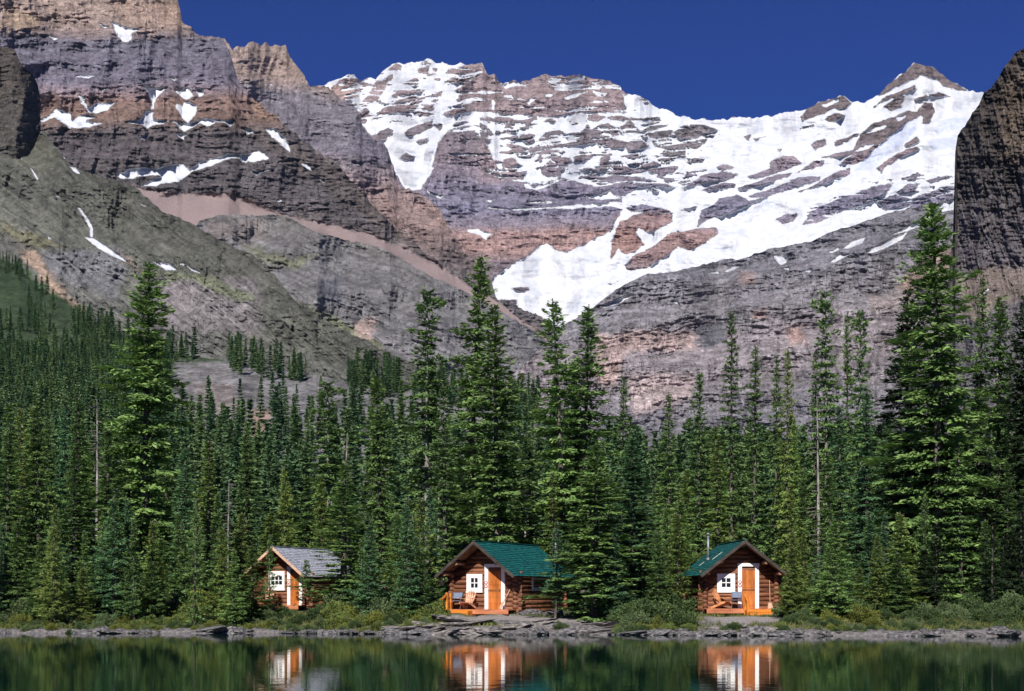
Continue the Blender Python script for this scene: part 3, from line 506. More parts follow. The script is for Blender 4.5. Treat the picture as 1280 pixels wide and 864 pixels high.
def g1(x, Y): return float(gz(np.array([x]), np.array([Y]))[0])
xs = np.concatenate([np.linspace(-120, -34, 60), np.linspace(-33, 30, 500), np.linspace(31, 120, 60)])
ys = np.concatenate([np.linspace(48, 58, 8), np.linspace(58.3, 74, 130), np.linspace(75, 156, 60)])
GX, GY = np.meshgrid(xs, ys); GZ = gz(GX, GY)
idx = np.arange(GX.size).reshape(GX.shape)
q = np.stack([idx[:-1, :-1], idx[:-1, 1:], idx[1:, 1:], idx[1:, :-1]], -1).reshape(-1, 4)
t = NT('shore earth and rock'); v = t.coord(); n = t.noise(v, .8, 6, .65); n2 = t.noise(v, 6, 5, .6)
pa = t.n('ShaderNodeAttribute', attribute_name='path'); ra = t.n('ShaderNodeAttribute', attribute_name='rocky')
veg = t.mix(t.rng(n2, .35, .65, 0, 1), (.028, .045, .014), (.075, .085, .028))
rk = t.mix(t.rng(n2, .35, .65, 0, 1), (.06, .055, .055), (.22, .20, .20))
gr = t.mix(t.rng(n2, .35, .65, 0, 1), (.21, .185, .18), (.32, .29, .285))
rf = t.math('MULTIPLY_ADD', t.math('ADD', ra.outputs['Fac'], t.math('MULTIPLY_ADD', n, 1.4, -.7)), 4, -1.5, clamp=True)
c = t.mix(rf, veg, rk); c = t.mix(pa.outputs['Fac'], c, gr)
t.l(t.bump(t.math('ADD', n2, n), 1.0, .12), t.b.inputs['Normal'])
o = mesh_np('shore', np.stack([GX, GY, GZ], -1).reshape(-1, 3), q, t.set(Base_Color=c, Roughness=.95), smooth=True)
sS = GY-shoreY(GX)
pth = path_mask(GX, GY)
rocky = np.clip(1.05-sS/1.1, 0, 1); rocky = np.where((np.abs(GX+.5) < 7.2), np.clip(1.3-np.clip(sS-5, 0, 9)/2.5, 0, 1), rocky); rocky = np.where(np.abs(GX-11.6) < 3.2, np.maximum(rocky, .55*(sS < 8)), rocky)
for nm, arr in (('path', pth), ('rocky', rocky)):
    a = o.data.attributes.new(nm, 'FLOAT', 'POINT'); a.data.foreach_set('value', arr.astype(np.float32).ravel())
tag(o, 'rocky lake shore with a pale gravel path and forest floor behind', kind='structure')

# lake
t = NT('lake water'); v = t.coord((.32, 1.0, 1)); n = t.noise(v, 1.6, 3, .5); n2 = t.noise(t.coord((.5, 1, 1)), 7, 2, .5)
t.l(t.bump(t.math('ADD', n, t.math('MULTIPLY', n2, .35)), 0.026, .10), t.b.inputs['Normal'])
m = t.set(Base_Color=(.002, .018, .012), Roughness=.01); t.b.inputs['IOR'].default_value = 1.33
o = mesh_np('lake', [(-260, -160, 0), (260, -160, 0), (260, 75, 0), (-260, 75, 0)], [(0, 1, 2, 3)], m)
tag(o, 'still dark green lake mirroring the cabins and trees', kind='structure')
# ------------------------------------------------------------------ conifers
M_SPR = foliage_mat('spruce needles', (0.061, 0.122, 0.038), (0.158, 0.254, 0.075))
M_YEL = foliage_mat('yellow green needles', (0.086, 0.143, 0.032), (0.224, 0.290, 0.073))
M_BLU = foliage_mat('blue green needles', (0.044, 0.116, 0.052), (0.129, 0.241, 0.105))
M_BRI = foliage_mat('bright green needles', (0.078, 0.153, 0.041), (0.202, 0.311, 0.091))
M_SHADE = foliage_mat('shade-darkened needles', (.010, .022, .009), (.032, .056, .022))  # needle colour darkened to paint shade on the trees at the right
M_FAR = foliage_mat('distant needles', (0.063, 0.129, 0.062), (0.164, 0.239, 0.091))
M_RED = simple('dead orange needles', (.30, .10, .04), .4, 8)
M_BARK = simple('conifer bark', (.05, .04, .034), .5, 5, .9, .03, (1, 1, .25), c2=(.13, .11, .10))
M_PALE = simple('pale bare wood', (.13, .12, .11), .4, 5, .9, .02, (1, 1, .25), c2=(.30, .275, .25))

TIPS = {}
def set_tip(me, arr):
    a_ = me.attributes.new('tip', 'FLOAT', 'POINT'); a_.data.foreach_set('value', arr.astype(np.float32))
def crown_np(H, R0, base, seed, dens=1.0, shape=.8, droop=-.2, blade=.2, gap=.35, minr=.12, tuft=.075, whorl=.3, bend=0.0, club=0.0):
    """needle sprays set along drooping boughs: every spray is a small pointed blade"""
    rg = np.random.default_rng(seed); B = []
    z = base*H
    zz, aa, ll = [], [], []
    while z < H-.12:
        t_ = (H-z)/(H*(1-base)); r = R0*(t_**shape)
        r = max(r, minr)
        k = rg.integers(4, 7) if r > .35 else 4
        a0 = rg.uniform(0, 6.283)
        for i in range(k):
            a = a0+i*6.283/k+rg.uniform(-.35, .35)
            lump = mnoise.noise(Vector((math.cos(a)*1.2, math.sin(a)*1.2, z*.55))+Vector((seed*3.1, 0, 0)))
            l = r*(1+gap*lump*1.7)*rg.uniform(.68, 1.12)
            if t_ > .9: l *= rg.uniform(.3, 1)
            if club and t_ < .12: l *= 1+club
            zz.append(z+rg.uniform(-.1, .1)); aa.append(a); ll.append(max(l, .08))
        z += whorl*rg.uniform(.75, 1.25)*(.6+.55*min(1, t_*1.6))
    zz = np.array(zz); aa = np.array(aa); ll = np.array(ll); tt = (H-zz)/(H*(1-base))
    cnt = np.maximum(5, (dens*(5+ll*20+ll*ll*9))).astype(int)
    ncl = np.maximum(3, (3+ll*7).astype(int)); cnt = np.maximum(3, cnt//ncl)*ncl
    ri = np.repeat(np.arange(len(zz)), cnt); N = len(ri)
    # sprays gather in tufts along the bough
    cb = np.concatenate([[0], np.cumsum(ncl)]); NC = cb[-1]
    cs_ = rg.uniform(.02, 1, NC)**.8; cl_ = rg.uniform(-1, 1, NC); cz_ = rg.normal(0, .05, NC)
    ci = cb[ri]+(np.arange(N)-np.repeat(np.concatenate([[0], np.cumsum(cnt)[:-1]]), cnt)) % ncl[ri]
    l = ll[ri]; a = aa[ri]; pitch = .55-(.55-droop)*np.clip(tt[ri]*2.2, 0, 1)
    sg = tuft*(.5+.5*np.minimum(l, 1.5))
    s = np.clip(cs_[ci]+rg.normal(0, 1, N)*sg/np.maximum(l, .3), 0, 1.08)
    lat = cl_[ci]*(.10+.34*l*(1.05-cs_[ci])*np.minimum(1, cs_[ci]*2.5+.15))+rg.normal(0, 1, N)*sg
    rad = s*l
    sag = np.tan(pitch)*rad-.16*rad*(1-s)*0+.10*l*s*s
    cx = np.cos(a)*rad-np.sin(a)*lat; cy = np.sin(a)*rad+np.cos(a)*lat
    cz = zz[ri]+sag-np.abs(lat)*.18+cz_[ci]+rg.normal(0, 1, N)*sg*.45-rg.uniform(0, .05, N)
    bx = bend*(zz[ri]/H)**2
    ang = a+np.sign(lat)*rg.uniform(.15, 1.0, N)+rg.normal(0, .25, N)
    el = np.clip(pitch*.6+rg.normal(.0, .33, N), -1.1, 1.2)
    d = np.stack([np.cos(ang)*np.cos(el), np.sin(ang)*np.cos(el), np.sin(el)], -1)
    up = np.stack([rg.normal(0, .38, N)+np.cos(a)*.75, rg.normal(0, .38, N)+np.sin(a)*.75, np.ones(N)], -1)
    sd = np.cross(d, up); sd /= np.linalg.norm(sd, axis=1, keepdims=True)+1e-9
    L = blade*rg.uniform(.55, 1.25, N)*(.75+.25*np.minimum(l, 1.4)); Wd = L*rg.uniform(.30, .52, N)
    c = np.stack([cx+bx, cy, cz], -1)
    v = np.stack([c-d*L[:, None]*.5, c+sd*Wd[:, None]*.5, c+d*L[:, None]*.6, c-sd*Wd[:, None]*.5], 1).reshape(-1, 3)
    TIPS[id(v)] = np.repeat(np.clip(s*.75+.25*np.abs(lat)/(.12+.34*l), 0, 1), 4)
    return v, np.arange(len(v)).reshape(-1, 4)
def trunk_np(H, r, seed, bend=0.0, stubs=0, top=1.0, sz=(.1, .6)):
    rg = np.random.default_rng(seed); V = []; Q = []
    n = 12; k = 8
    for i in range(n+1):
        z = H*top*i/n; rr = r*(1-.93*(i/n)*top)+.012; bx = bend*(z/H)**2
        if i == 0: rr *= 1.25
        for j in range(k):
            a = 6.283*j/k; V.append((bx+math.cos(a)*rr*rg.uniform(.93, 1.07), math.sin(a)*rr, z-(.5 if i == 0 else 0)))
    for i in range(n):
        for j in range(k): Q.append((i*k+j, i*k+(j+1) % k, (i+1)*k+(j+1) % k, (i+1)*k+j))
    for _ in range(stubs):
        z = H*rg.uniform(*sz); a = rg.uniform(0, 6.283); l = rg.uniform(.25, .9)*min(1, H/14); b = len(V); e = .03
        dx, dy = math.cos(a), math.sin(a); bx = bend*(z/H)**2
        for (m_, s_, zz) in ((0, 1, 0), (0, -1, 0), (1, -.2, -.12), (1, .2, -.12)):
            V.append((bx+dx*l*m_-dy*e*s_, dy*l*m_+dx*e*s_, z+zz*l))
        for (m_, s_, zz) in ((0, 0, e), (0, 0, -e), (1, 0, -.12*l-.01), (1, 0, -.12*l+.01)):
            V.append((bx+dx*l*m_, dy*l*m_, z+zz))
        Q += [(b, b+1, b+2, b+3), (b+4, b+5, b+6, b+7)]
    return V, Q
PROTO = {}
def proto(key, H, Rr, base, seed, tr=.16, stubs=0, bend=0.0, pale=False, mat=M_SPR, sz=(.05, .5), **kw):
    """keep the two meshes of a tree kind; every tree made from it is an object of its own"""
    v, q = crown_np(H, Rr, base, seed, bend=bend, **kw); o = mesh_np('crown', v, q, mat); cm = o.data; set_tip(cm, TIPS[id(v)]); bpy.data.objects.remove(o)
    v, q = trunk_np(H, tr, seed+1, bend, stubs, sz=sz); o = mesh_np('trunk', v, q, M_PALE if pale else M_BARK); tm = o.data; bpy.data.objects.remove(o)
    PROTO[key] = (H, Rr, cm, tm)
#        key      H    R   base seed
proto('full1', 16, 2.2, .03, 101, .17, 10, shape=.72, dens=2.4, droop=-.22, gap=.35, blade=.24, whorl=.44, tuft=.1)
proto('full2', 16, 2.1, .02, 102, .16, 8, shape=.8, dens=2.4, droop=-.15, gap=.3, blade=.24, whorl=.44, tuft=.1)
proto('full3', 19, 2.2, .06, 103, .19, 12, shape=.62, dens=2.3, droop=-.25, gap=.55, blade=.26, whorl=.42, tuft=.11)
proto('full4', 19, 2.1, .04, 113, .19, 12, shape=.55, dens=2.3, droop=-.3, gap=.6, blade=.26, whorl=.46, bend=.3, tuft=.11)
proto('spire1', 16, 1.2, .04, 104, .13, 10, shape=.6, dens=2.4, droop=-.3, gap=.55, blade=.2, whorl=.38)
proto('spire2', 16, 1.0, .06, 105, .12, 12, shape=.5, dens=2.4, droop=-.4, gap=.65, blade=.2, whorl=.38)
proto('spire3', 16, 1.3, .03, 106, .14, 10, shape=.75, dens=2.4, droop=-.2, gap=.5, blade=.2, whorl=.4)
proto('gaunt1', 16, 1.15, .26, 107, .12, 40, shape=.45, dens=2.6, droop=-.35, gap=.8, blade=.22, whorl=.44, pale=True, club=.3, tuft=.09)
proto('gaunt2', 16, 1.25, .12, 108, .14, 40, shape=.5, dens=2.8, droop=-.3, gap=.85, blade=.23, whorl=.44, bend=.35, tuft=.1)
proto('mid1', 8, 1.45, .02, 109, .09, 6, shape=.85, dens=3.6, droop=-.05, gap=.35, blade=.15, whorl=.25)
proto('mid2', 8, 1.15, .05, 110, .08, 8, shape=.75, dens=3.6, droop=-.12, gap=.45, blade=.15, whorl=.25)
proto('small1', 4, .85, .04, 111, .05, 4, shape=.85, dens=4.5, droop=.05, gap=.4, blade=.11, whorl=.18, tuft=.05)
proto('small2', 4, .62, .2, 112, .045, 6, shape=.7, dens=4.5, droop=0, gap=.5, blade=.11, whorl=.18, tuft=.05)
proto('hill1', 13, 1.2, .05, 120, .12, 0, shape=.75, dens=1.0, droop=-.15, gap=.4, blade=.36, whorl=.45, mat=M_FAR)
proto('hill2', 13, .95, .05, 121, .12, 0, shape=.6, dens=1.0, droop=-.2, gap=.5, blade=.36, whorl=.45, mat=M_FAR)
v_, q_ = trunk_np(14, .15, 77, .25, 70, sz=(.15, .97)); o = mesh_np('trunk', v_, q_, M_PALE); SNAG = o.data; bpy.data.objects.remove(o)
def dead(px, py, Y, label):
    x = XW(px, Y); b = g1(x, Y); o = bpy.data.objects.new('dead_tree', SNAG); link(o); o.location = (x, Y, b); s = (W(px, py, Y).z-b)/14
    o.scale = (s, s, s); o.rotation_euler = (rT.uniform(-.03, .03), rT.uniform(-.03, .03), rT.uniform(0, 6.28)); tag(o, label, 'dead tree', 'dead trees')
NTREE = [0]
rT = random.Random(5)
def tree(key, loc, H, wid=None, label='', group='', mat=None, lean=0.0, name='conifer', cat='conifer'):
    h0, r0, cm, tm = PROTO[key]
    e = empty(name, loc, rT.uniform(0, 6.283) if not lean else lean); s = H/h0
    sx = s if wid is None else wid/r0
    e.scale = (sx, sx, s); e.rotation_euler.x = rT.gauss(0, .012); e.rotation_euler.y = rT.gauss(0, .012)
    c = bpy.data.objects.new('crown', cm); link(c, e); t_ = bpy.data.objects.new('trunk', tm); link(t_, e)
    if mat is not None:
        c.material_slots[0].link = 'OBJECT'; c.material_slots[0].material = mat
    tag(e, label, cat, group or None); NTREE[0] += 1
    return e
def ptree(key, px, py, Y, hw=None, **kw):
    """tree whose top shows at px, py, standing on the ground at distance Y; hw = half width in px"""
    x = XW(px, Y); b = g1(x, Y)-.1; H = W(px, py, Y).z-b
    return tree(key, (x, Y, b), H, None if hw is None else hw*Y/F*1.22, **kw)
# ------------------------------------------------------------------ the trees by the lake, one by one
G0 = 'conifers on the lake shore'
KEY = [ # kind, px, top py, distance, half width px, needles, label
('full3', 178, 325, 86, 60, M_BRI, 'tallest dark green spruce of the left side, rising to the grey mountainside'),
('full2', 50, 492, 80, 34, M_BRI, 'broad sunlit conifer near the left edge with pale green bough tips'),
('spire1', 8, 540, 78, 26, M_SPR, 'dark conifer cut by the left edge of the photo'),
('spire3', 92, 560, 82, 24, M_SPR, 'mid-height conifer between the broad tree at the left edge and the tallest left spruce'),
('mid1', 145, 618, 75, 26, M_YEL, 'yellow-green young conifer in front of the tallest left spruce'),
('mid1', 191, 650, 71, 25, M_YEL, 'small bright yellow-green cone-shaped fir by the shore below the tallest left spruce'),
('spire1', 228, 560, 80, 22, M_BLU, 'bluish conifer just right of the tallest left spruce'),
('spire3', 261, 550, 84, 26, M_YEL, 'pointed yellow-green conifer halfway between the tallest left spruce and the left cabin'),
('mid2', 272, 615, 76, 20, M_SPR, 'slim green fir left of the left cabin with trunk glinting'),
('spire1', 308, 542, 88, 24, M_SPR, 'straight green conifer rising behind the left eave of the left cabin'),
('mid1', 316, 682, 71, 30, M_BRI, 'green young fir covering the left half of the left cabin'),
('small2', 337, 668, 74, 9, M_SPR, 'thin fir in front of the left cabin gable peak'),
('small2', 382, 700, 75, 13, M_SPR, 'little dark fir in front of the left cabin grey roof'),
('mid1', 357, 585, 92, 26, M_YEL, 'bushy light green conifer behind the ridge of the left cabin'),
('mid1', 402, 596, 93, 28, M_YEL, 'bright green conifer above the grey roof of the left cabin'),
('spire3', 429, 578, 74, 40, M_BRI, 'dense green conifer overlapping the right end of the grey roof'),
('gaunt1', 412, 478, 95, 26, M_SPR, 'tall conifer with long bare pale trunk above the left cabin'),
('mid1', 462, 652, 70, 27, M_BLU, 'blue-green fir standing on the shore right of the left cabin'),
('gaunt2', 478, 466, 92, 28, M_BRI, 'shaggy dark conifer right of the tree with the long bare trunk'),
('spire2', 466, 462, 98, 10, M_SPR, 'thin spire just left of the shaggy dark conifer'),
('small1', 527, 700, 70, 24, M_SPR, 'low fir standing just left of the middle cabin'),
('mid2', 495, 640, 80, 24, M_SPR, 'green fir between the left and middle cabins'),
('gaunt1', 533, 364, 88, 30, M_SPR, 'tall thin-crowned conifer with visible trunk left of the densest middle tree'),
('gaunt2', 585, 318, 90, 34, M_BRI, 'highest tree of the middle group with open ragged top'),
('full1', 622, 382, 84, 64, M_BRI, 'broad dense spruce right behind the middle cabin gable'),
('spire3', 558, 480, 84, 26, M_SPR, 'conifer filling the space behind the left eave of the middle cabin'),
('mid2', 540, 610, 78, 22, M_BLU, 'pointed fir at the left corner of the middle cabin'),
('spire1', 665, 545, 88, 24, M_SPR, 'slender conifer behind the middle of the green roof'),
('spire1', 690, 590, 82, 16, M_YEL, 'slim yellowish conifer behind the stovepipe of the middle cabin'),
('small2', 694, 652, 69, 17, M_BLU, 'young fir with bare lower trunk in front of the middle cabin roof'),
('gaunt2', 705, 374, 86, 34, M_BRI, 'left one of the twin-topped trees in front of the snowfield'),
('gaunt2', 729, 378, 87, 34, M_SPR, 'right one of the twin-topped trees in front of the snowfield'),
('spire3', 722, 450, 89, 38, M_SPR, 'full green conifer between the stems of the twin-topped trees'),
('full1', 744, 556, 69.5, 60, M_BRI, 'wide bright green spruce just right of the middle cabin'),
('full2', 793, 548, 73, 54, M_BLU, 'wide bluish spruce right of the bright one beside the middle cabin'),
('spire1', 776, 470, 90, 18, M_SPR, 'thin spire above the two wide spruces'),
('spire3', 836, 490, 90, 25, M_BRI, 'pointed conifer left of the right cabin in front of pink cliffs'),
('spire1', 873, 465, 92, 22, M_SPR, 'straight conifer above the left eave of the right cabin'),
('mid2', 848, 640, 71, 24, M_YEL, 'young yellow-green fir at the left wall of the right cabin'),
('mid2', 823, 664, 70, 20, M_SPR, 'small fir in the bushes left of the right cabin'),
('spire1', 914, 390, 92, 22, M_SPR, 'tall narrow spire above the right cabin stovepipe'),
('spire2', 943, 431, 94, 18, M_SPR, 'narrow spire right of the tallest one over the right cabin'),
('spire1', 983, 436, 96, 17, M_YEL, 'sunlit narrow conifer behind the right eave of the right cabin'),
('spire2', 968, 446, 98, 14, M_SPR, 'dim thin spire between the two sunlit ones over the right cabin'),
('gaunt1', 1034, 366, 94, 22, M_SPR, 'tall spire with white trunk in the stand right of the right cabin'),
('spire2', 1060, 392, 95, 15, M_SPR, 'thin green spire right of the tall one with white trunk'),
('gaunt1', 1077, 391, 93, 17, M_SPR, 'half bare spire with pale stem left of the dark tree'),
('spire1', 1016, 437, 97, 17, M_SPR, 'dense narrow conifer left of the tall spire with white trunk'),
('spire1', 987, 605, 76, 15, M_YEL, 'thin yellow-green conifer close right of the right cabin'),
('mid1', 992, 668, 68, 23, M_YEL, 'young conifer at the right corner of the right cabin'),
('mid1', 1043, 648, 67.5, 32, M_BRI, 'wide-skirted young spruce near the water right of the right cabin'),
('mid1', 1104, 640, 72, 22, M_BLU, 'teal-green young fir near the shore before the dark tree'),
('mid2', 1095, 668, 70, 16, M_YEL, 'light green fir in front of the teal one'),
('mid2', 1122, 690, 69, 20, M_SPR, 'low sprawling fir at the foot of the dark tree'),
('spire3', 1050, 505, 84, 26, M_BLU, 'blue-green conifer below the half bare spires'),
('full3', 1134, 358, 92, 46, M_SHADE, 'almost black shaded tree left of the giant spruce'),
('full4', 1173, 256, 78, 66, M_BRI, 'giant spruce on the right, the tallest tree of all, against the cliffs'),
('spire2', 1219, 345, 86, 20, M_SPR, 'thin tall conifer just right of the giant spruce'),
('gaunt2', 1250, 366, 84, 30, M_SPR, 'dark conifer near the right edge in front of the rock buttress'),
('full3', 1283, 366, 82, 40, M_SHADE, 'dark conifer cut by the right edge of the photo'),
('mid2', 1232, 560, 80, 30, M_SHADE, 'shaded conifer below the right of the giant spruce'),
('mid2', 20, 650, 72, 24, M_SPR, 'young fir at the far left above the shrubs'),
('mid2', 225, 640, 77, 20, M_SPR, 'narrow fir behind the bright yellow-green cone-shaped one'),
('mid2', 68, 640, 74, 22, M_BLU, 'bluish fir left of centre among the far left young trees'),
('mid2', 300, 640, 79, 22, M_YEL, 'fir with brownish boughs left of the left cabin roof'),
]
for k_, px, py, Y, hw, mt, lb in KEY:
    ptree(k_, px, py, Y, hw, label=lb, group=G0, mat=mt, lean=.01+(rT.uniform(0, 6.2) if 'bend' not in lb else 0))
# the giant's pale trunk shows low down in the photo; the crowded stands behind
prof = np.array([(-260,430),(-60,455),(0,470),(60,480),(100,480),(150,520),(200,540),(250,570),(330,590),(400,560),(450,580),(520,540),(600,500),(650,560),(700,540),(760,555),(820,540),(870,530),(920,510),(960,490),(1000,500),(1050,470),(1100,480),(1150,430),(1200,420),(1280,400),(1480,330)], float)
STANDS = [(-260, 120, 'crowded conifers at the far left, left of the tallest left spruce', 'stand at the far left'), (120, 300, 'crowded conifers between the tallest left spruce and the left cabin', 'stand left of the left cabin'),
          (300, 520, 'crowded conifers behind and between the left and middle cabins', 'stand between the left and middle cabins'), (520, 700, 'crowded conifers right behind the middle cabin', 'stand behind the middle cabin'),
          (700, 860, 'crowded conifers behind the two wide spruces', 'stand between the middle and right cabins'), (860, 1000, 'crowded conifers behind the right cabin', 'stand behind the right cabin'),
          (1000, 1120, 'crowded conifers between the right cabin and the black shaded tree', 'stand right of the right cabin'), (1120, 1500, 'crowded shaded conifers around the giant spruce and right of it', 'stand at the far right')]
rF = random.Random(77); placed = []
def cab_block(x, Y):
    return (abs(x+.2) < 4.6 and 68 < Y < 79.5) or (abs(x-11.8) < 4.0 and 68 < Y < 80) or (-17 < x < -7.5 and 80 < Y < 92) or (-17 < x < -8.5 and 70 < Y <= 80)
n = 0; tries = 0
while n < 128 and tries < 6000:
    tries += 1
    px = rF.uniform(-170, 1400); Y = 76+46*rF.random()**1.25; x = XW(px, Y)
    if cab_block(x, Y) or any((x-a)**2+(Y-b)**2 < 4.0 for a, b in placed): continue
    top = np.interp(px, prof[:, 0], prof[:, 1])+14+abs(rF.gauss(0, 75))+rF.uniform(-12, 12)+(78-Y)*-.0
    if Y < 84: top += rF.uniform(20, 90)
    if 735 < px < 860: top = max(top, 585+rF.uniform(0, 50))
    top = min(top, 676); placed.append((x, Y))
    k_ = rF.choice(['full1', 'full2', 'spire3', 'spire1', 'full2', 'spire3', 'gaunt2']) if top < 610 else rF.choice(['mid1', 'mid2', 'full2'])
    lb, gp = [(s[2], s[3]) for s in STANDS if s[0] <= px < s[1]][0]
    mt = rF.choice([M_SPR, M_BRI, M_BRI, M_YEL, M_BLU]) if px < 1105 else rF.choice([M_SPR, M_SHADE, M_SHADE])
    ptree(k_, px, top, Y, rF.uniform(21, 33) if px < 860 or px > 1120 else rF.uniform(17, 28), label=lb, group=gp, mat=mt); n += 1

# young firs filling the front rank
YL = [(-260, 300, 'young fir in the front rank left of the left cabin', 'young firs left of the left cabin'), (300, 545, 'young fir in the front rank between the left and middle cabins', 'young firs between the left and middle cabins'),
      (545, 860, 'young fir in the front rank between the middle and right cabins', 'young firs between the middle and right cabins'), (860, 1500, 'young fir in the front rank right of the right cabin', 'young firs right of the right cabin')]
n = 0; tries = 0
while n < 56 and tries < 4000:
    tries += 1; px = rF.uniform(-90, 1370); Y = rF.uniform(67.5, 76); x = XW(px, Y)
    if cab_block(x, Y) or 295 < px < 425 or 540 < px < 735 or 835 < px < 985 or any((x-a)**2+(Y-b)**2 < 1.1 for a, b in placed): continue
    placed.append((x, Y)); lb, gp = [(s[2], s[3]) for s in YL if s[0] <= px < s[1]][0]
    ptree(rF.choice(['mid1', 'mid2', 'mid1', 'small1']), px, rF.uniform(618, 715), Y, rF.uniform(18, 30), label=lb, group=gp, mat=rF.choice([M_BRI, M_YEL, M_BLU, M_SPR]) if px < 1150 else rF.choice([M_SPR, M_SHADE])); n += 1
for px, py, Y, lb in ((428, 540, 92, 'bare grey dead tree right above the left cabin'), (119, 500, 98, 'pale dead trunk left of the tallest left spruce'), (548, 540, 88, 'bare dead trunk left above the middle cabin'), 
                      (1024, 500, 93, 'pale dead spar left of the tall spire with white trunk'), (655, 565, 86, 'grey dead trunk behind the green roof of the middle cabin'), (1200, 520, 80, 'pale bare trunk right beside the giant spruce'), (285, 600, 84, 'dead trunk left of the left cabin gable')):
    dead(px, py, Y, lb)

# --- trees on the valley side: the nearest as trees, the rest as one wood
rH = random.Random(9); spots = []
def hill_ok(u, v):
    L = LAYERS['wooded_hillside']; i = int(np.clip(np.searchsorted(L['uu'], u), 0, len(L['uu'])-1)); return v > L['vt'][i]+1
while len(spots) < 3600:
    u = rH.uniform(-250, 1450) if rH.random() < .55 else rH.uniform(-120, 215); r = rH.random()
    if u < 215: v = 326+(700-326)*rH.random()**1.15
    elif u < 720:
        if r < .42: # row on the ledge
            lt = np.interp(u, [215, 300, 340, 400, 440, 560, 640, 720], [440, 452, 460, 470, 478, 492, 515, 535]); v = lt+abs(rH.gauss(4, 7))
            if vn(np.array([u/17.]), np.array([0.]), 4)[0] < .36: continue
        else:
            v = rH.uniform(575, 720) if rH.random() < .7 else rH.uniform(515, 600)
    else: v = rH.uniform(630, 720)
    if not hill_ok(u, v): continue
    if u > 215 and rH.random() < .35: continue
    if u < 215 and v < 440 and vn(np.array([u/26.]), np.array([v/13.]), 6)[0] < .5: continue
    if sdist(np.array([[float(u)]]), np.array([[float(v)]]), [(20,310),(45,312),(105,400),(80,385),(45,350)])[0][0, 0] > -1: continue
    spots.append((on_layer('wooded_hillside', u, v), u, v))
spots.sort(key=lambda s: s[0].y)
HL = [(-300, 215, 'small distant conifers covering the green slope at the left', 'trees on the green slope'), (215, 720, 'small distant conifers on the grey rock ledge behind the cabins', 'trees on the rock ledge'), (720, 1500, 'small distant conifers at the foot of the right cliffs', 'trees below the right cliffs')]
NI = 24; far = []
for i, (p, u, v) in enumerate(spots):
    H = rH.uniform(9, 17)*(1 if p.y < 420 else .9)
    if i < NI and -40 < u < 1320:
        lb, gp = [(s[2], s[3]) for s in HL if s[0] <= u < s[1]][0]
        tree(rH.choice(['hill1', 'hill2']), (p.x, p.y, p.z-.4), H, H*rH.uniform(.075, .11), label=lb, group=gp)
    else: far.append((p, H))
vs, qs, off, tp = [], [], 0, []
lows = [crown_np(12, 1.25, .03, 300+k, dens=.16, shape=.75, droop=-.1, blade=.95, gap=.4, whorl=.75) for k in range(5)]
for p, H in far:
    v, q = lows[rH.randrange(5)]; a = rH.uniform(0, 6.28); s = H/12; sx = s*rH.uniform(.85, 1.3)
    ca, sa = math.cos(a)*sx, math.sin(a)*sx
    vv = np.stack([v[:, 0]*ca-v[:, 1]*sa+p.x, v[:, 0]*sa+v[:, 1]*ca+p.y, v[:, 2]*s+p.z-.3], -1)
    vs.append(vv); tp.append(np.full(len(v), rH.random()**1.5)); qs.append(q+off); off += len(v)
o = mesh_np('distant_wood', np.concatenate(vs), np.concatenate(qs), M_FAR)
set_tip(o.data, np.concatenate(tp)); tag(o, 'distant wood of small conifers on the valley side', 'wood', kind='stuff')
print('trees', NTREE, 'far faces', off//4)
# ------------------------------------------------------------------ mesh collector for built things
class MB:
    def __init__(s, M=None): s.v = []; s.f = []; s.M = M or Matrix.Identity(4)
    def add(s, vs, fs):
        b = len(s.v); s.v += [tuple(s.M @ Vector(p)) for p in vs]; s.f += [tuple(b+i for i in f) for f in fs]; return s
    def box(s, x0, x1, y0, y1, z0, z1, taper=0.0):
        t = taper
        s.add([(x0, y0, z0), (x1, y0, z0), (x1, y1, z0), (x0, y1, z0), (x0+t, y0+t, z1), (x1-t, y0+t, z1), (x1-t, y1-t, z1), (x0+t, y1-t, z1)],
              [(3, 2, 1, 0), (4, 5, 6, 7), (0, 1, 5, 4), (1, 2, 6, 5), (2, 3, 7, 6), (3, 0, 4, 7)]); return s
    def cyl(s, a, b, r0, r1=None, k=12, caps=True):
        a = Vector(a); b = Vector(b); r1 = r0 if r1 is None else r1; d = (b-a).normalized()
        u = d.orthogonal().normalized(); w_ = d.cross(u); vs = []
        for p, r in ((a, r0), (b, r1)):
            for i in range(k): an = 6.28318*i/k; vs.append(p+u*math.cos(an)*r+w_*math.sin(an)*r)
        fs = [(i, (i+1) % k, k+(i+1) % k, k+i) for i in range(k)]
        if caps: fs += [tuple(range(k-1, -1, -1)), tuple(range(k, 2*k))]
        s.add(vs, fs); return s
    def beam(s, a, b, w_, h, up=(0, 0, 1)):
        a = Vector(a); b = Vector(b); d = (b-a).normalized(); u = d.cross(Vector(up)).normalized()*w_/2; v_ = u.cross(d).normalized()*h/2
        vs = [a-u-v_, a+u-v_, a+u+v_, a-u+v_, b-u-v_, b+u-v_, b+u+v_, b-u+v_]
        s.add(vs, [(3, 2, 1, 0), (4, 5, 6, 7), (0, 1, 5, 4), (1, 2, 6, 5), (2, 3, 7, 6), (3, 0, 4, 7)]); return s
    def build(s, name, mat, parent=None, smooth=False):
        me = bpy.data.meshes.new(name); me.from_pydata(s.v, [], s.f); me.materials.append(mat)
        if smooth:
            me.polygons.foreach_set('use_smooth', [True]*len(me.polygons))
        me.update(); o = bpy.data.objects.new(name, me); link(o, parent); return o
def wood(name, a, b, rough=.6, sc=4, st=(.3, 1, 1)): return simple(name, a, .25, sc, rough, .01, st, c2=b)
M_LOG = wood('brown stained logs', (.10, .040, .020), (.25, .105, .055), .65, 5, (.25, 1, 1.6))
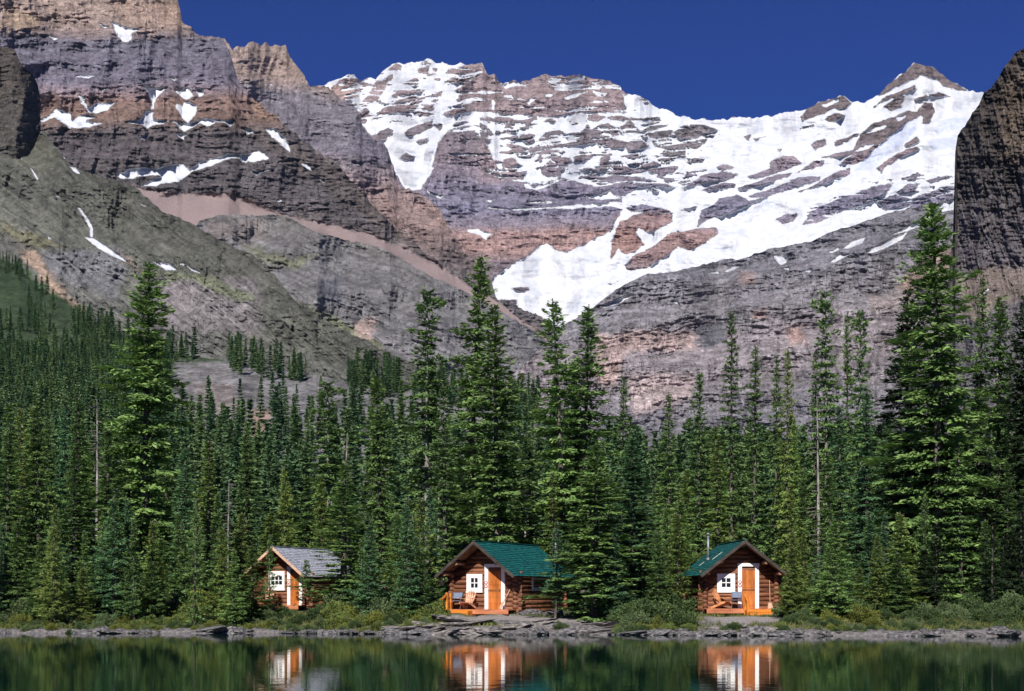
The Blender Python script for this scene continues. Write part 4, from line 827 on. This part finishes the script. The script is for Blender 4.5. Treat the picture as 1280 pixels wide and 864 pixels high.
M_LOGE = wood('cut log ends', (.36, .17, .08), (.50, .27, .14), .7, 9)
M_LOGD = wood('dark porch beams', (.10, .05, .03), (.20, .10, .055), .7, 5)
M_DOOR = wood('orange varnished door', (.34, .10, .020), (.48, .155, .034), .45, 5, (1, 1, .2))
M_DECK = wood('reddish deck boards', (.34, .11, .05), (.50, .19, .09), .55, 4, (.2, 1, 1))
M_ORG = wood('bright orange stained steps', (.48, .15, .018), (.62, .22, .035), .45, 4, (.2, 1, 1))
M_WHT = simple('white painted trim', (.80, .79, .76), .06, 8, .5)
M_GLS = simple('dark window glass', (.012, .014, .018), .1, 2, .08, spec=.5)
M_TEAL = simple('teal green shingles', (.006, .070, .072), .38, 5, .55, .01, (.5, .5, 3), c2=(.012, .125, .12))
M_GRY = simple('weathered grey-blue shingles', (.17, .19, .26), .4, 7, .8, .01, (.35, 1, 5), c2=(.50, .51, .56))
M_FAS = wood('pale pink fascia boards', (.45, .27, .18), (.58, .38, .27), .7)
M_FASD = wood('dark edge boards', (.028, .022, .018), (.06, .048, .038), .7)
M_CHAIR = wood('pinkish cedar chair', (.50, .25, .16), (.66, .37, .25), .6, 6)
M_CHAIRO = wood('orange cedar chair', (.50, .20, .08), (.66, .30, .14), .6, 6)
M_BLUEC = simple('blue-grey canvas', (.14, .17, .24), .25, 9, .8)
M_IRON = simple('grey pipe metal', (.22, .23, .25), .25, 5, .5)
M_IRON.node_tree.nodes['Principled BSDF'].inputs['Metallic'].default_value = .5
M_REDP = simple('red paint', (.45, .04, .04), .1, 5, .5)
M_STONE = simple('lichen spotted grey stone', (.03, .03, .034), .5, 3.6, .95, .16, c2=(.20, .19, .19))
M_STONE2 = simple('pinkish grey ledge stone', (.05, .046, .043), .5, 3.2, .95, .14, (1, 1, 2.5), c2=(.29, .265, .25))
M_SHA = foliage_mat('willow leaves', (.080, .120, .026), (.19, .23, .060), .7, False)
M_SHB = foliage_mat('grey green leaves', (.060, .100, .036), (.15, .20, .085), .7, False)
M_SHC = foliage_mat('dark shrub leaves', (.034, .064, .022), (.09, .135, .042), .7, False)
M_SHY = foliage_mat('yellow green leaves', (.10, .125, .022), (.22, .24, .05), .7, False)
M_FLW = simple('pale flowers', (.6, .5, .5), .3, 9, .8)

def cabin(label, px, Y, zfloor, rot, roofm, ov=1.25, depth=5.2, win=(-.55, .9, .92, 2, 2), win_in=(.38, .53), doorx=.62, doorw=.76, doorh=1.95,
          panelled=False, fascia=M_FASD, pipe=None, ztop=2.37, lintel_white=True, side_window=False, steps=None, deckx=(-1.9, 1.95), newels=(), open_eave=False):
    """origin: middle of the front log wall at floor height; -y faces the lake"""
    x = XW(px, Y); c = empty('log_cabin', (x, Y, zfloor), R(rot)); tag(c, label, 'cabin', 'log cabins on the shore')
    Wd = 1.85; Rh = 3.45; sl = 1.76/2.25; r = .125; st = .225; rg = random.Random(px)
    zr = lambda xx: Rh-sl*abs(xx)
    def logs(axis, at, lo, hi, z0, z1, off=0.0, bevel=False):
        mb = MB(); z = z0+r+off; i = 0
        while z+r*.4 < z1:
            a, b = lo, hi
            if bevel:
                lim = (Rh-.12-(z+r))/sl
                if lim < .12: break
                a, b = max(lo, -lim-.02), min(hi, lim+.02)
            j0, j1 = rg.uniform(-.03, .05), rg.uniform(-.03, .05)
            rr = r*rg.uniform(.95, 1.08)
            if axis == 'x': mb.cyl((a-j0, at, z), (b+j1, at, z), rr, rr*rg.uniform(.9, 1.05))
            else: mb.cyl((at, a-j0, z), (at, b+j1, z), rr, rr*rg.uniform(.9, 1.05))
            z += st; i += 1
        return mb
    eave = zr(Wd)-.12
    logs('x', 0, -Wd-.28, Wd+.28, -.1, eave, 0).build('front_wall', M_LOG, c, True)
    mb = logs('x', 0, -Wd, Wd, eave-.02, Rh, 0, True); mb.build('gable', M_LOG, c, True)
    logs('x', depth-.3, -Wd-.2, Wd+.2, -.1, Rh, 0, True).build('back_wall', M_LOG, c, True)
    for sx in (-1, 1):
        logs('y', sx*Wd, -.32, depth, -.1, eave, -.11).build('side_wall', M_LOG, c, True)
    # dark daub between the logs
    MB().box(-Wd+.02, Wd-.02, -.02, .05, -.1, eave).box(-Wd+.02, -Wd+.06, .05, depth-.3, -.1, eave-.05).box(Wd-.06, Wd-.02, .05, depth-.3, -.1, eave-.05).build('chinking', M_FASD, c)
    mb = MB(); mb.add([(-Wd, -.015, eave), (Wd, -.015, eave), (0, -.015, Rh-.12), (-Wd, .03, eave), (Wd, .03, eave), (0, .03, Rh-.12)], [(0, 1, 2), (5, 4, 3), (0, 3, 4, 1), (1, 4, 5, 2), (2, 5, 3, 0)])
    mb.build('gable_backing', M_FASD, c)
    # roof, course by course
    y0, y1 = -ov, depth+.35; half = 2.25
    for sx in (-1, 1):
        mb = MB(); nc = 17; L = math.hypot(half, half*sl); ux, uz = half/L, -half*sl/L
        mb.add([(0, y0, Rh-.05), (sx*half, y0, Rh-.05-sl*half), (sx*half, y1, Rh-.05-sl*half), (0, y1, Rh-.05), (0, y0, Rh), (sx*half, y0, Rh-sl*half), (sx*half, y1, Rh-sl*half), (0, y1, Rh)],
               [(0, 1, 2, 3), (7, 6, 5, 4), (0, 4, 5, 1), (1, 5, 6, 2), (2, 6, 7, 3)])
        mb.build('roof_boards', M_LOGD, c); mb = MB()
        for i in range(nc):
            a = L*i/nc; b = L*(i+1)/nc+.03; nsh = 26
            for k in range(nsh):
                ya = y0-.02+(y1-y0+.04)*k/nsh; yb = y0-.02+(y1-y0+.04)*(k+1)/nsh-.006; h = .016+rg.uniform(0, .009); bb = b+rg.uniform(-.012, .012)
                p = lambda t_, hh: (sx*(t_*ux+hh*-uz), 0, Rh+t_*uz+hh*ux)
                A = p(a, .004); Bq = p(bb, h+.012); Cq = p(bb, .002)
                mb.add([(A[0], ya, A[2]), (A[0], yb, A[2]), (Bq[0], yb, Bq[2]), (Bq[0], ya, Bq[2]), (Cq[0], yb, Cq[2]), (Cq[0], ya, Cq[2])], [(0, 1, 2, 3), (3, 2, 4, 5)])
        rf = mb.build('roof', roofm, c)
        mb = MB(); mb.beam((0, y0-.03, Rh-.06), (sx*half, y0-.03, Rh-.06-sl*half), .04, .15); mb.build('fascia', fascia, rf)
    MB().beam((0, y0-.03, Rh+.03), (0, y1+.02, Rh+.03), .2, .03).build('ridge_cap', roofm, c)
    # purlins carrying the porch roof
    for k, xx in enumerate((-1.85, -1.15, 0, 1.15, 1.85)):
        mb = MB(); z = zr(xx)-.2; mb.cyl((xx, -ov+.12+rg.uniform(0, .12), z), (xx, .1, z), .11 if xx else .13); o = mb.build('purlin', M_LOGD, c, True)
        y = min(p_[1] for p_ in mb.v)
        MB().cyl((xx, y-.012, z), (xx, y-.002, z), .10, k=14).build('beam_end', M_LOGE, o)
    # window
    wx, wz, ww, wnx, wnz = win
    wh = ww; z0 = wz; ix, iz = win_in
    fr = MB(); zc = z0+wh/2; fw = ww/2; 
    for (a, b, p_, q_) in ((-fw, -ix/2, -wh/2, wh/2), (ix/2, fw, -wh/2, wh/2), (-ix/2, ix/2, iz/2, wh/2), (-ix/2, ix/2, -wh/2, -iz/2)):
        fr.box(wx+a, wx+b, -.175, -.10, zc+p_, zc+q_)
    wd = empty('window', (0, 0, 0)); wd.parent = c
    wd = fr.build('window', M_WHT, c)
    bpy.data.objects.remove(bpy.data.objects['window']) if 'window' in bpy.data.objects and bpy.data.objects['window'].type == 'EMPTY' else None
    wd.name = 'window'
    MB().box(wx-ix/2, wx+ix/2, -.13, -.12, zc-iz/2, zc+iz/2).build('glass', M_GLS, wd)
    mt = MB()
    for i in range(1, wnx): xx = wx-ix/2+ix*i/wnx; mt.box(xx-.022, xx+.022, -.16, -.131, zc-iz/2, zc+iz/2)
    for i in range(1, wnz): zz = zc-iz/2+iz*i/wnz; mt.box(wx-ix/2, wx+ix/2, -.165, -.133, zz-.022, zz+.022)
    mt.build('glazing_bars', M_WHT, wd)
    MB().box(wx-fw-.04, wx+fw+.04, -.21, -.10, z0-.045, z0-.002).build('sill', M_WHT, wd)
    # door
    dx0, dx1 = doorx-doorw/2, doorx+doorw/2
    d = MB(); d.box(dx0, dx1, -.15, -.10, .0, doorh)
    if panelled:
        for (a, b, p_, q_) in ((.06, .35, 1.08, 1.85), (.41, .70, 1.08, 1.85), (.06, .70, .12, .85)):
            d.box(dx0+a, dx0+b, -.165, -.151, p_, q_, .012)
    else:
        for zz in (.30, .62, 1.0): d.box(dx0+.03, dx1-.03, -.162, -.151, zz, zz+.2, .006)
        d.box(dx0+.04, dx1-.04, -.165, -.151, 1.25, 1.85, .012)
    dr = d.build('door', M_DOOR, c)
    MB().box(dx0+.0, dx1-.0, -.172, -.152, .93, .975).build('door_rail', M_LOG, dr)
    MB().cyl((dx1-.09, -.23, 1.0), (dx1-.09, -.16, 1.0), .028).build('handle', M_IRON, dr)
    fwid = .2; f = MB()
    f.box(dx0-fwid, dx0-.002, -.20, -.08, 0, ztop-.22); f.box(dx1+.002, dx1+fwid, -.20, -.08, 0, ztop-.22)
    f.box(dx0-fwid-.02, dx1+fwid+.02, -.205, -.08, ztop-.218, ztop-.06)
    f.build('door_frame', M_WHT, c)
    bd = MB().cyl((dx0-fwid-.0+.1, -.225, 1.36), (dx0-fwid+.1, -.205, 1.36), .085, k=16).cyl((dx0-fwid+.1, -.225, 1.17), (dx0-fwid+.1, -.205, 1.17), .085, k=16).build('cabin_marker', M_REDP, c)
    MB().cyl((dx0-fwid+.1, -.235, 1.36), (dx0-fwid+.1, -.226, 1.36), .05, k=14).cyl((dx0-fwid+.1, -.235, 1.17), (dx0-fwid+.1, -.226, 1.17), .05, k=14).build('marker_centre', M_WHT, bd)
    if side_window:
        s = side_window; fr = MB(); X = Wd+.14
        fr.box(X-.05, X+.03, 1.5, 3.3, .95, 1.12).box(X-.05, X+.03, 1.5, 3.3, 1.52, 1.62).box(X-.05, X+.03, 1.5, 1.6, 1.12, 1.52).box(X-.05, X+.03, 3.2, 3.3, 1.12, 1.52)
        fo = fr.build('side_window', M_WHT, c); MB().box(X-.03, X-.02, 1.6, 3.2, 1.12, 1.52).build('side_glass', M_GLS, fo)
    # deck boards on joists
    dk = MB(); nb = 9; yd0 = -1.22
    for i in range(nb): a = yd0+(1.20)*i/nb; dk.box(deckx[0], deckx[1], a, a+1.20/nb-.012, -.045, -.002)
    dk.box(deckx[0]-.01, deckx[1]+.01, yd0-.045, yd0-.004, -.24, -.004); dko = dk.build('deck', M_DECK, c)
    for xx in (deckx[0]+.15, 0, deckx[1]-.15): MB().cyl((xx, yd0+.12, -1.0), (xx, yd0+.12, -.05), .09).build('deck_post', M_LOG, dko, True)
    for xx in (-Wd, 0, Wd):
        for yy in (.1, depth-.4): MB().cyl((xx, yy, -1.1), (xx, yy, -.1), .14).build('footing', M_STONE, c, True)
    if steps:
        sx0, sx1, n = steps; s_ = MB()
        for i in range(n):
            s_.box(sx0, sx1, yd0-.05-.27*(i+1), yd0-.055-.27*i, -.17*(i+1)-.02, -.17*(i+1)+.03)
            s_.box(sx0+.02, sx1-.02, yd0-.075-.27*i, yd0-.052-.27*i, -.17*(i+1)-.02, -.17*i-.03)
        s_.box(sx0-.06, sx0-.005, yd0-.05-.27*n, yd0-.052, -.17*n-.1, -.06).box(sx1+.005, sx1+.06, yd0-.05-.27*n, yd0-.052, -.17*n-.1, -.06)
        so = s_.build('steps', M_ORG, c)
        nb_ = MB()
        for (a, yy, zb, zt) in newels: nb_.box(a-.055, a+.055, yy-.055, yy+.055, zb, zt)
        if len(newels) > 1:
            (a, yy, zb, zt), (a2, y2, zb2, zt2) = newels[0], newels[1]
            nb_.beam((a, yy, zt-.08), (a2, y2, zt2-.08), .05, .1)
        if newels: nb_.build('handrail', M_ORG, so)
    if pipe:
        a, b, h = pipe; zb = zr(a)
        po = MB().cyl((a, b, zb-.1), (a, b, zb+h), .065, k=14).build('stovepipe', M_IRON, c, True)
        MB().cyl((a, b, zb+h+.05), (a, b, zb+h+.14), .15, .03, k=14).cyl((a, b, zb+h-.06), (a, b, zb+h+.06), .06).build('rain_cap', M_IRON, po, True)
        MB().cyl((a, b, zb-.05), (a, b, zb+.12), .14, .09, k=14).build('flashing', M_IRON, po, True)
    return c
def deck_pos(cab, x, y): return cab.matrix_basis @ Vector((x, y, 0))

c1 = cabin('log cabin with grey-blue shingle roof half hidden behind young firs, leftmost of the three cabins', 353, 85, 1.20, -24, M_GRY, ov=1.1, depth=5.0, win=(-.30, .92, 1.1, 3, 2), win_in=(.78, .5),
           doorx=.98, doorw=.62, fascia=M_FAS, deckx=(-1.9, 1.9))
c2 = cabin('middle log cabin, its long teal green roof slope and right side wall showing', 606, 73, 1.06, -26, M_TEAL, ov=1.2, depth=6.0, win=(-.52, .90, .90, 2, 2), win_in=(.40, .50), doorx=.66, doorw=.74,
           pipe=(1.35, 5.85, 1.75), side_window=True, steps=(-1.45, -.1, 2), newels=((-1.50, -1.30, -.35, .85), (-1.50, -1.88, -.6, .55), (-1.50, -.9, 0, .8)), deckx=(-2.15, 1.95))
c3 = cabin('log cabin with teal green roof and panelled door facing the lake, rightmost of the three', 925, 73, 1.10, 3, M_TEAL, ov=1.2, depth=5.3, win=(-.75, .86, .92, 2, 2), win_in=(.46, .46), doorx=.40, doorw=.68, panelled=True,
           pipe=(-1.15, 2.6, 1.3), steps=(0.0, 1.35, 3), newels=((-.03, -1.32, -.3, .72), (-.03, -2.0, -.55, .35)), deckx=(-1.95, 2.05))
# two thin white strips for the skylight slivers on the right cabin's roof
for (a, b, y_) in ((.75, 1.25, .9), (1.35, 1.6, 2.6)):
    MB().beam((-a, y_, 3.45-a*.782+.055), (-b, y_+.1, 3.45-b*.782+.055), .12, .012).build('skylight_sliver', M_WHT, c3)

# ------------------------------------------------------------------ porch furniture
def armchair(cab, x, y, rz, mat, label):
    p = deck_pos(cab, x, y); e = empty('wooden_armchair', p, cab.rotation_euler.z+R(rz)); tag(e, label, 'chair')
    s = MB()
    for i in range(5): s.beam((-.27, -.30+i*.105, .36-i*.022), (.27, -.30+i*.105, .36-i*.022), .09, .022)
    s.build('seat', mat, e)
    b = MB()
    for i in range(5):
        a = (i-2)*.07; h = .98-.045*abs(i-2)**1.6; b.beam((a*1.2, .16, .28), (a*1.75, .42, h), .085, .02, up=(0, -1, .3))
    b.beam((-.26, .30, .62), (.26, .30, .62), .03, .07).build('backrest', mat, e)
    for sx in (-1, 1):
        MB().beam((sx*.33, -.40, .56), (sx*.33, .34, .54), .13, .025).build('armrest', mat, e)
        MB().beam((sx*.30, -.34, 0), (sx*.30, -.34, .55), .09, .03).build('leg', mat, e)
        MB().beam((sx*.28, -.34, .34), (sx*.28, .48, .03), .03, .11).build('leg', mat, e)
    return e
def folding(cab, x, y, rz, label):
    p = deck_pos(cab, x, y); e = empty('folding_chair', p, cab.rotation_euler.z+R(rz)); tag(e, label, 'chair')
    MB().box(-.24, .24, -.22, .2, .42, .445).build('seat', M_BLUEC, e)
    MB().beam((0, .20, .55), (0, .30, .85), .46, .02, up=(0, -1, .3)).build('backrest', M_BLUEC, e)
    for sx in (-1, 1):
        MB().cyl((sx*.25, -.25, 0), (sx*.25, .32, .88), .013).build('frame_tube', M_IRON, e, True)
        MB().cyl((sx*.25, .25, 0), (sx*.25, -.22, .62), .013).build('frame_tube', M_IRON, e, True)
        MB().cyl((sx*.27, -.24, .63), (sx*.27, .22, .63), .016).build('armrest', M_IRON, e, True)
    return e
armchair(c2, -.62, -.72, 0, M_CHAIR, 'pale pinkish wooden armchair below the window of the middle cabin')
folding(c2, -1.35, -.55, 12, 'blue-grey folding chair at the left end of the middle cabin porch')
armchair(c3, -1.05, -.62, 48, M_CHAIRO, 'orange-brown wooden armchair at the left of the right cabin porch')
folding(c3, -.30, -.62, -12, 'blue-grey folding chair between the armchair and the right cabin door')
armchair(c1, -.55, -.75, 10, M_CHAIR, 'weathered wooden armchair below the window of the left cabin')
def broom(cab, x, label):
    p = deck_pos(cab, x, -.28); e = empty('broom', p, cab.rotation_euler.z); tag(e, label, 'broom')
    MB().cyl((0, -.18, .28), (.04, .10, 1.45), .014).build('handle', M_FAS, e)
    MB().box(-.13, .13, -.24, -.13, 0, .3, .035).build('bristles', M_FAS, e)
broom(c3, 1.45, 'broom leaning on the log wall right of the right cabin door')
p = deck_pos(c2, 1.42, -.25); e = empty('canoe_paddle', p, c2.rotation_euler.z); tag(e, 'wooden paddle leaning on the log wall right of the middle cabin door', 'paddle')
MB().cyl((-.13, -.22, .38), (.10, .09, 1.0), .018).build('shaft', M_FAS, e)
MB().beam((-.24, -.36, .02), (-.13, -.22, .40), .13, .025, up=(0, 1, 0)).build('blade', M_FAS, e)
# hanging flower basket under the left eave of the middle cabin
p = deck_pos(c2, -2.02, -.9); zc = 1.06+1.22; e = empty('flower_basket', (p.x, p.y, zc)); tag(e, 'hanging flower basket under the left eave of the middle cabin', 'flower basket')
MB().cyl((0, 0, 0), (0, 0, .2), .1, .2, k=16).build('basket', M_FASD, e)
MB().cyl((0, 0, .2), (0, 0, .62), .006).build('chain', M_IRON, e)
rg = np.random.default_rng(4)
def leafball(n, rx, rz_, L, seed, bot=-.3, cone=0):
    rg = np.random.default_rng(seed)
    d = rg.normal(0, 1, (n, 3)); d /= np.linalg.norm(d, axis=1, keepdims=True); d[:, 2] = np.where(d[:, 2] < bot, -d[:, 2], d[:, 2])
    lump = np.array([mnoise.noise(Vector(q_)*2.2+Vector((seed, 0, 0))) for q_ in d]); rr = rg.uniform(.35, 1, n)**.5*(1+.5*lump)
    c = d*rr[:, None]*np.array([rx, rx, rz_]); dr = d+rg.normal(0, .6, (n, 3)); dr[:, 2] += .4; dr /= np.linalg.norm(dr, axis=1, keepdims=True)
    up = rg.normal(0, .5, (n, 3)); up[:, 2] += .9; sd = np.cross(dr, up); sd /= np.linalg.norm(sd, axis=1, keepdims=True)+1e-9
    l_ = L*rg.uniform(.6, 1.3, (n, 1)); w2 = l_*.3
    return np.stack([c-dr*l_*.5, c+sd*w2, c+dr*l_*.55, c-sd*w2], 1).reshape(-1, 3), np.arange(4*n).reshape(-1, 4)
v, q = leafball(420, .26, .22, .09, 8); v[:, 2] += .22; mesh_np('leaves', v, q, M_SHB, e)
v, q = leafball(70, .27, .23, .07, 18); v[:, 2] += .22; mesh_np('flowers', v, q, M_FLW, e)
# low table in the bushes between the cabins
p = W(489, 733, 74); gzz = g1(p.x, p.y); e = empty('wooden_table', (p.x, p.y, gzz), R(8)); tag(e, 'low pale-topped wooden table in the bushes between the left and middle cabins', 'table'); hh = p.z-gzz
mb = MB(); [mb.box(-.5, .5, -.3+i*.15, -.3+i*.15+.14, hh-.05, hh) for i in range(4)]; mb.build('tabletop', M_FAS, e)
for sx in (-1, 1): MB().beam((sx*.38, -.28, 0), (sx*.38, .22, hh-.06), .06, .09).beam((sx*.32, .28, 0), (sx*.32, -.22, hh-.06), .05, .09).build('leg', M_FASD, e)
# broken snag with fresh orange wood behind the stovepipe
x = XW(690, 83); b = g1(x, 83); e = empty('broken_snag', (x, 83, b)); tag(e, 'broken dead tree trunk with orange splintered top behind the middle cabin roof', 'snag'); top = W(690, 618, 83).z-b
MB().cyl((0, 0, -.3), (.05, 0, top-.9), (.12), .09, k=10).build('trunk', M_BARK, e, True)
mb = MB(); rr_ = random.Random(3)
for i in range(9): a = i*.7; mb.cyl((.05+.06*math.cos(a), .06*math.sin(a), top-1.15), (.05+.10*math.cos(a+.3), .1*math.sin(a), top-.5+rr_.uniform(-.2, .45)), .06, .012, k=6)
mb.build('splintered_top', M_RED, e)
# ------------------------------------------------------------------ shrubs, boulders, ground plants
M_GRS = foliage_mat('shore grass', (.060, .080, .018), (.170, .175, .055), .8, False)
SHR = []
for k in range(5):
    v, q = leafball(9000, 1, .85, .085, 40+k, .0); v[:, 2] = np.maximum(v[:, 2], -.1)
    o = mesh_np('foliage', v, q, M_SHA); SHR.append(o.data); bpy.data.objects.remove(o)
mb = MB(); rr_ = random.Random(12)
for i in range(9): a = rr_.uniform(0, 6.28); mb.cyl((0, 0, -.2), (.5*math.cos(a), .5*math.sin(a), rr_.uniform(.5, .8)), .03, .012, k=6, caps=False)
o = mb.build('stems', M_BARK); STEM = o.data; bpy.data.objects.remove(o)
SEG = [(-300, 150, 'leafy shrub on the shore at the far left of the lake bank', 'shrubs on the far left bank'), (150, 330, 'leafy shrub on the shore left of the left cabin', 'shrubs left of the left cabin'),
       (330, 460, 'leafy green shrub on the bank in front of the left cabin', 'shrubs before the left cabin'), (460, 560, 'leafy shrub between the left and middle cabins', 'shrubs between the left and middle cabins'),
       (560, 760, 'little shrub beside the rock ledges at the middle cabin', 'shrubs near the middle cabin'), (760, 880, 'dense dark green shrub on the bank left of the right cabin', 'shrubs between the middle and right cabins'),
       (880, 980, 'small shrub below the steps of the right cabin', 'shrubs before the right cabin'), (980, 1110, 'shrub on the bank right of the right cabin', 'shrubs right of the right cabin'), (1110, 1500, 'shaded shrub under the giant spruce at the right', 'shrubs at the far right bank')]
rS = random.Random(31)
def shrub(px, Y, wid, hgt, mt=None):
    x = XW(px, Y); lb, gp = [(s[2], s[3]) for s in SEG if s[0] <= px < s[1]][0]
    e = empty('shrub', (x, Y, g1(x, Y)-.05), rS.uniform(0, 6.28)); e.scale = (wid*rS.uniform(.85, 1.15), wid*rS.uniform(.85, 1.15), hgt)
    c = bpy.data.objects.new('foliage', rS.choice(SHR)); link(c, e); s = bpy.data.objects.new('stems', STEM); link(s, e)
    c.material_slots[0].link = 'OBJECT'; c.material_slots[0].material = mt or rS.choice([M_SHA, M_SHB, M_SHC, M_SHY]); tag(e, lb, 'shrub', gp)
def front(px, k=1.4): 
    Y = 63.0
    for _ in range(6): Y = float(shoreY(XW(px, Y)))+k
    return Y
for row, (k, h0, h1, stp) in enumerate(((.55, .18, .36, 21), (1.3, .25, .5, 22), (2.6, .4, .75, 27), (5.0, .7, 1.2, 33), (8.0, 1.0, 1.7, 42))):
    px = -120
    while px < 1400:
        px += stp*rS.uniform(.6, 1.3)
        if 545 < px < 765 and not (row == 1 and rS.random() < .12): continue
        if 862 < px < 985 and (row > 1 or rS.random() < .6): continue
        if 300 < px < 415 and row == 4: continue
        if 460 < px < 545 and row < 1: continue
        Y = front(px, k)+rS.uniform(-.3, .5); h = rS.uniform(h0, h1)
        if 330 < px < 400: h = min(h, .75)
        if px > 985: h *= .72
        if 760 < px < 870 and row == 2: h *= 1.15
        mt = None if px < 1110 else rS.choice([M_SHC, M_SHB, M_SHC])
        shrub(px, Y, h*rS.uniform(.85, 1.25), h, mt)
# boulders along the waterline
def rock_np(seed, flat=.6, sub=4, amp=.42):
    import bmesh
    bm = bmesh.new(); bmesh.ops.create_icosphere(bm, subdivisions=sub, radius=1)
    off = Vector((seed*7.3, seed*3.1, 0))
    for v_ in bm.verts:
        p = v_.co.copy(); n_ = mnoise.noise(p*.9+off)*amp+mnoise.noise(p*2.3+off)*amp*.45+mnoise.noise(p*6+off)*.07
        f_ = 1+n_; q_ = p*f_; 
        for pl in range(4):
            dd = Vector((math.sin(seed+pl*1.7), math.cos(seed*1.3+pl*2.1), math.sin(seed*.7+pl))).normalized(); m_ = q_.dot(dd)
            if m_ > .72: q_ -= dd*(m_-.72)*.85
        v_.co = Vector((q_.x, q_.y, q_.z*flat))
    me = bpy.data.meshes.new('boulder'); bm.to_mesh(me); bm.free(); return me
ROCKS = [rock_np(k, f_) for k, f_ in enumerate((.6, .5, .7, .45, .55, .65))]
LEDGE = [rock_np(20+k, .3, 5, .5) for k in range(4)]
for m_ in ROCKS: m_.materials.append(M_STONE)
for m_ in LEDGE: m_.materials.append(M_STONE2)
BSEG = [(-300, 140, 'grey boulder at the waterline at the far left', 'boulders at the far left waterline'), (140, 300, 'grey boulder at the waterline left of the left cabin', 'boulders left of the left cabin'), (300, 470, 'small dark boulder at the waterline below the left cabin', 'boulders below the left cabin'),
        (470, 765, 'rugged stone at the waterline below the middle cabin', 'stones below the middle cabin'), (765, 975, 'low stone at the waterline between the middle cabin and the right cabin steps', 'stones below the right cabin'), (975, 1500, 'blue-grey boulder at the waterline right of the right cabin', 'boulders at the right waterline')]
rB = random.Random(8)
def boulder(px, Y, sx, sy, sz, me, z=None, label=None, group=None):
    x = XW(px, Y); lb, gp = [(s[2], s[3]) for s in BSEG if s[0] <= px < s[1]][0]
    o = bpy.data.objects.new('boulder', me); link(o); o.location = (x, Y, g1(x, Y) if z is None else z); o.rotation_euler = (rB.uniform(-.2, .2), rB.uniform(-.2, .2), rB.uniform(-.7, .7) if sx > sy*1.5 else rB.uniform(0, 6.28)); o.scale = (sx, sy, sz)
    tag(o, label or lb, 'boulder', group or gp)
px = -110
while px < 1390:
    big = rB.random() < (.4 if px < 250 or px > 1080 else .22); s = rB.uniform(.35, .6) if big else rB.uniform(.10, .26)
    px += s*22*rB.uniform(.9, 1.5)
    if (px < 470 or px > 985) and (rB.random() < .3 or vn(np.array([px/40.]), np.array([.5]), 3)[0] < .3): continue
    boulder(px, front(px, rB.uniform(-.25, .5)), s*rB.uniform(1, 1.7), s, s*rB.uniform(.5, .9), rB.choice(ROCKS), z=rB.uniform(-.05, .1))
px = -60
while px < 1340:
    s = rB.uniform(.07, .2); px += rB.uniform(5, 22)
    if 470 < px < 765: continue
    boulder(px, front(px, rB.uniform(-.35, .75)), s*rB.uniform(1, 1.6), s, s*rB.uniform(.6, 1.0), rB.choice(ROCKS))
for i in range(48):   # bedrock ledges before the middle cabin
    px = rB.uniform(475, 765); s = rB.uniform(.3, .95); k = rB.uniform(.1, 3.6)
    boulder(px, front(px, k), s*rB.uniform(1, 1.5), s*.7, s*rB.uniform(.3, .55), rB.choice(LEDGE), label='flat slab of bare bedrock between the lake and the middle cabin', group='bedrock slabs before the middle cabin')
for i in range(9):   # loose stones under the right part of the middle cabin
    px = 650+i*6+rB.uniform(-2, 2); boulder(px, 72.2+rB.uniform(-.3, .5), rB.uniform(.25, .5), .3, rB.uniform(.25, .4), rB.choice(ROCKS), label='loose stone piled under the right side of the middle cabin', group='stones under the middle cabin')
for i in range(8):
    px = rB.uniform(845, 965); boulder(px, front(px, rB.uniform(.6, 2.8)), rB.uniform(.4, .9), .4, rB.uniform(.25, .4), rB.choice(LEDGE), label='flat rock in the grass below the right cabin', group='flat rocks below the right cabin')
boulder(1248, 74, .95, .6, .5, ROCKS[1], z=1.9, label='pale brown rock in the shade under the trees at the far right', group='pale rock in the shade')
# grass and low plants: nobody could count them
rg = np.random.default_rng(3); N = 60000
x = rg.uniform(-30, 28, N); Y = shoreY(x)+rg.uniform(.5, 11, N)
s = Y-shoreY(x); clump = fbm(x/1.1, Y/1.1, 3, 66)
keep = (clump > .47) & (path_mask(x, Y) < .35) & ~((np.abs(x+.5) < 6.0) & (clump < .66)); x = x[keep]; Y = Y[keep]; n = len(x)
zb = gz(x, Y); h = rg.uniform(.06, .26, n); a = rg.uniform(0, 6.28, n); lx = rg.normal(0, .4, n)*h; ly = rg.normal(0, .4, n)*h; wv = rg.uniform(.012, .035, n)
v = np.stack([np.stack([x-np.cos(a)*wv, Y-np.sin(a)*wv, zb-.02], -1), np.stack([x+np.cos(a)*wv, Y+np.sin(a)*wv, zb-.02], -1), np.stack([x+lx, Y+ly, zb+h], -1)], 1).reshape(-1, 3)
o = mesh_np('grass', v, np.arange(3*n).reshape(-1, 3), M_GRS); tag(o, 'grass and low plants on the bank between the rocks', 'grass', kind='stuff')
# ------------------------------------------------------------------ thin mountain air
mb = MB().box(-3600, 3600, -300, 5900, -9, 2300)
m = bpy.data.materials.new('mountain air'); m.use_nodes = True; nt_ = m.node_tree; nt_.nodes.clear()
o_ = nt_.nodes.new('ShaderNodeOutputMaterial'); vp = nt_.nodes.new('ShaderNodeVolumePrincipled')
vp.inputs['Color'].default_value = (.50, .70, 1, 1); vp.inputs['Density'].default_value = 0.9e-5; vp.inputs['Anisotropy'].default_value = 0
nt_.links.new(vp.outputs[0], o_.inputs['Volume'])
o = mb.build('haze', m); tag(o, 'thin clear haze of mountain air', kind='stuff')
SC.cycles.volume_bounces = 0
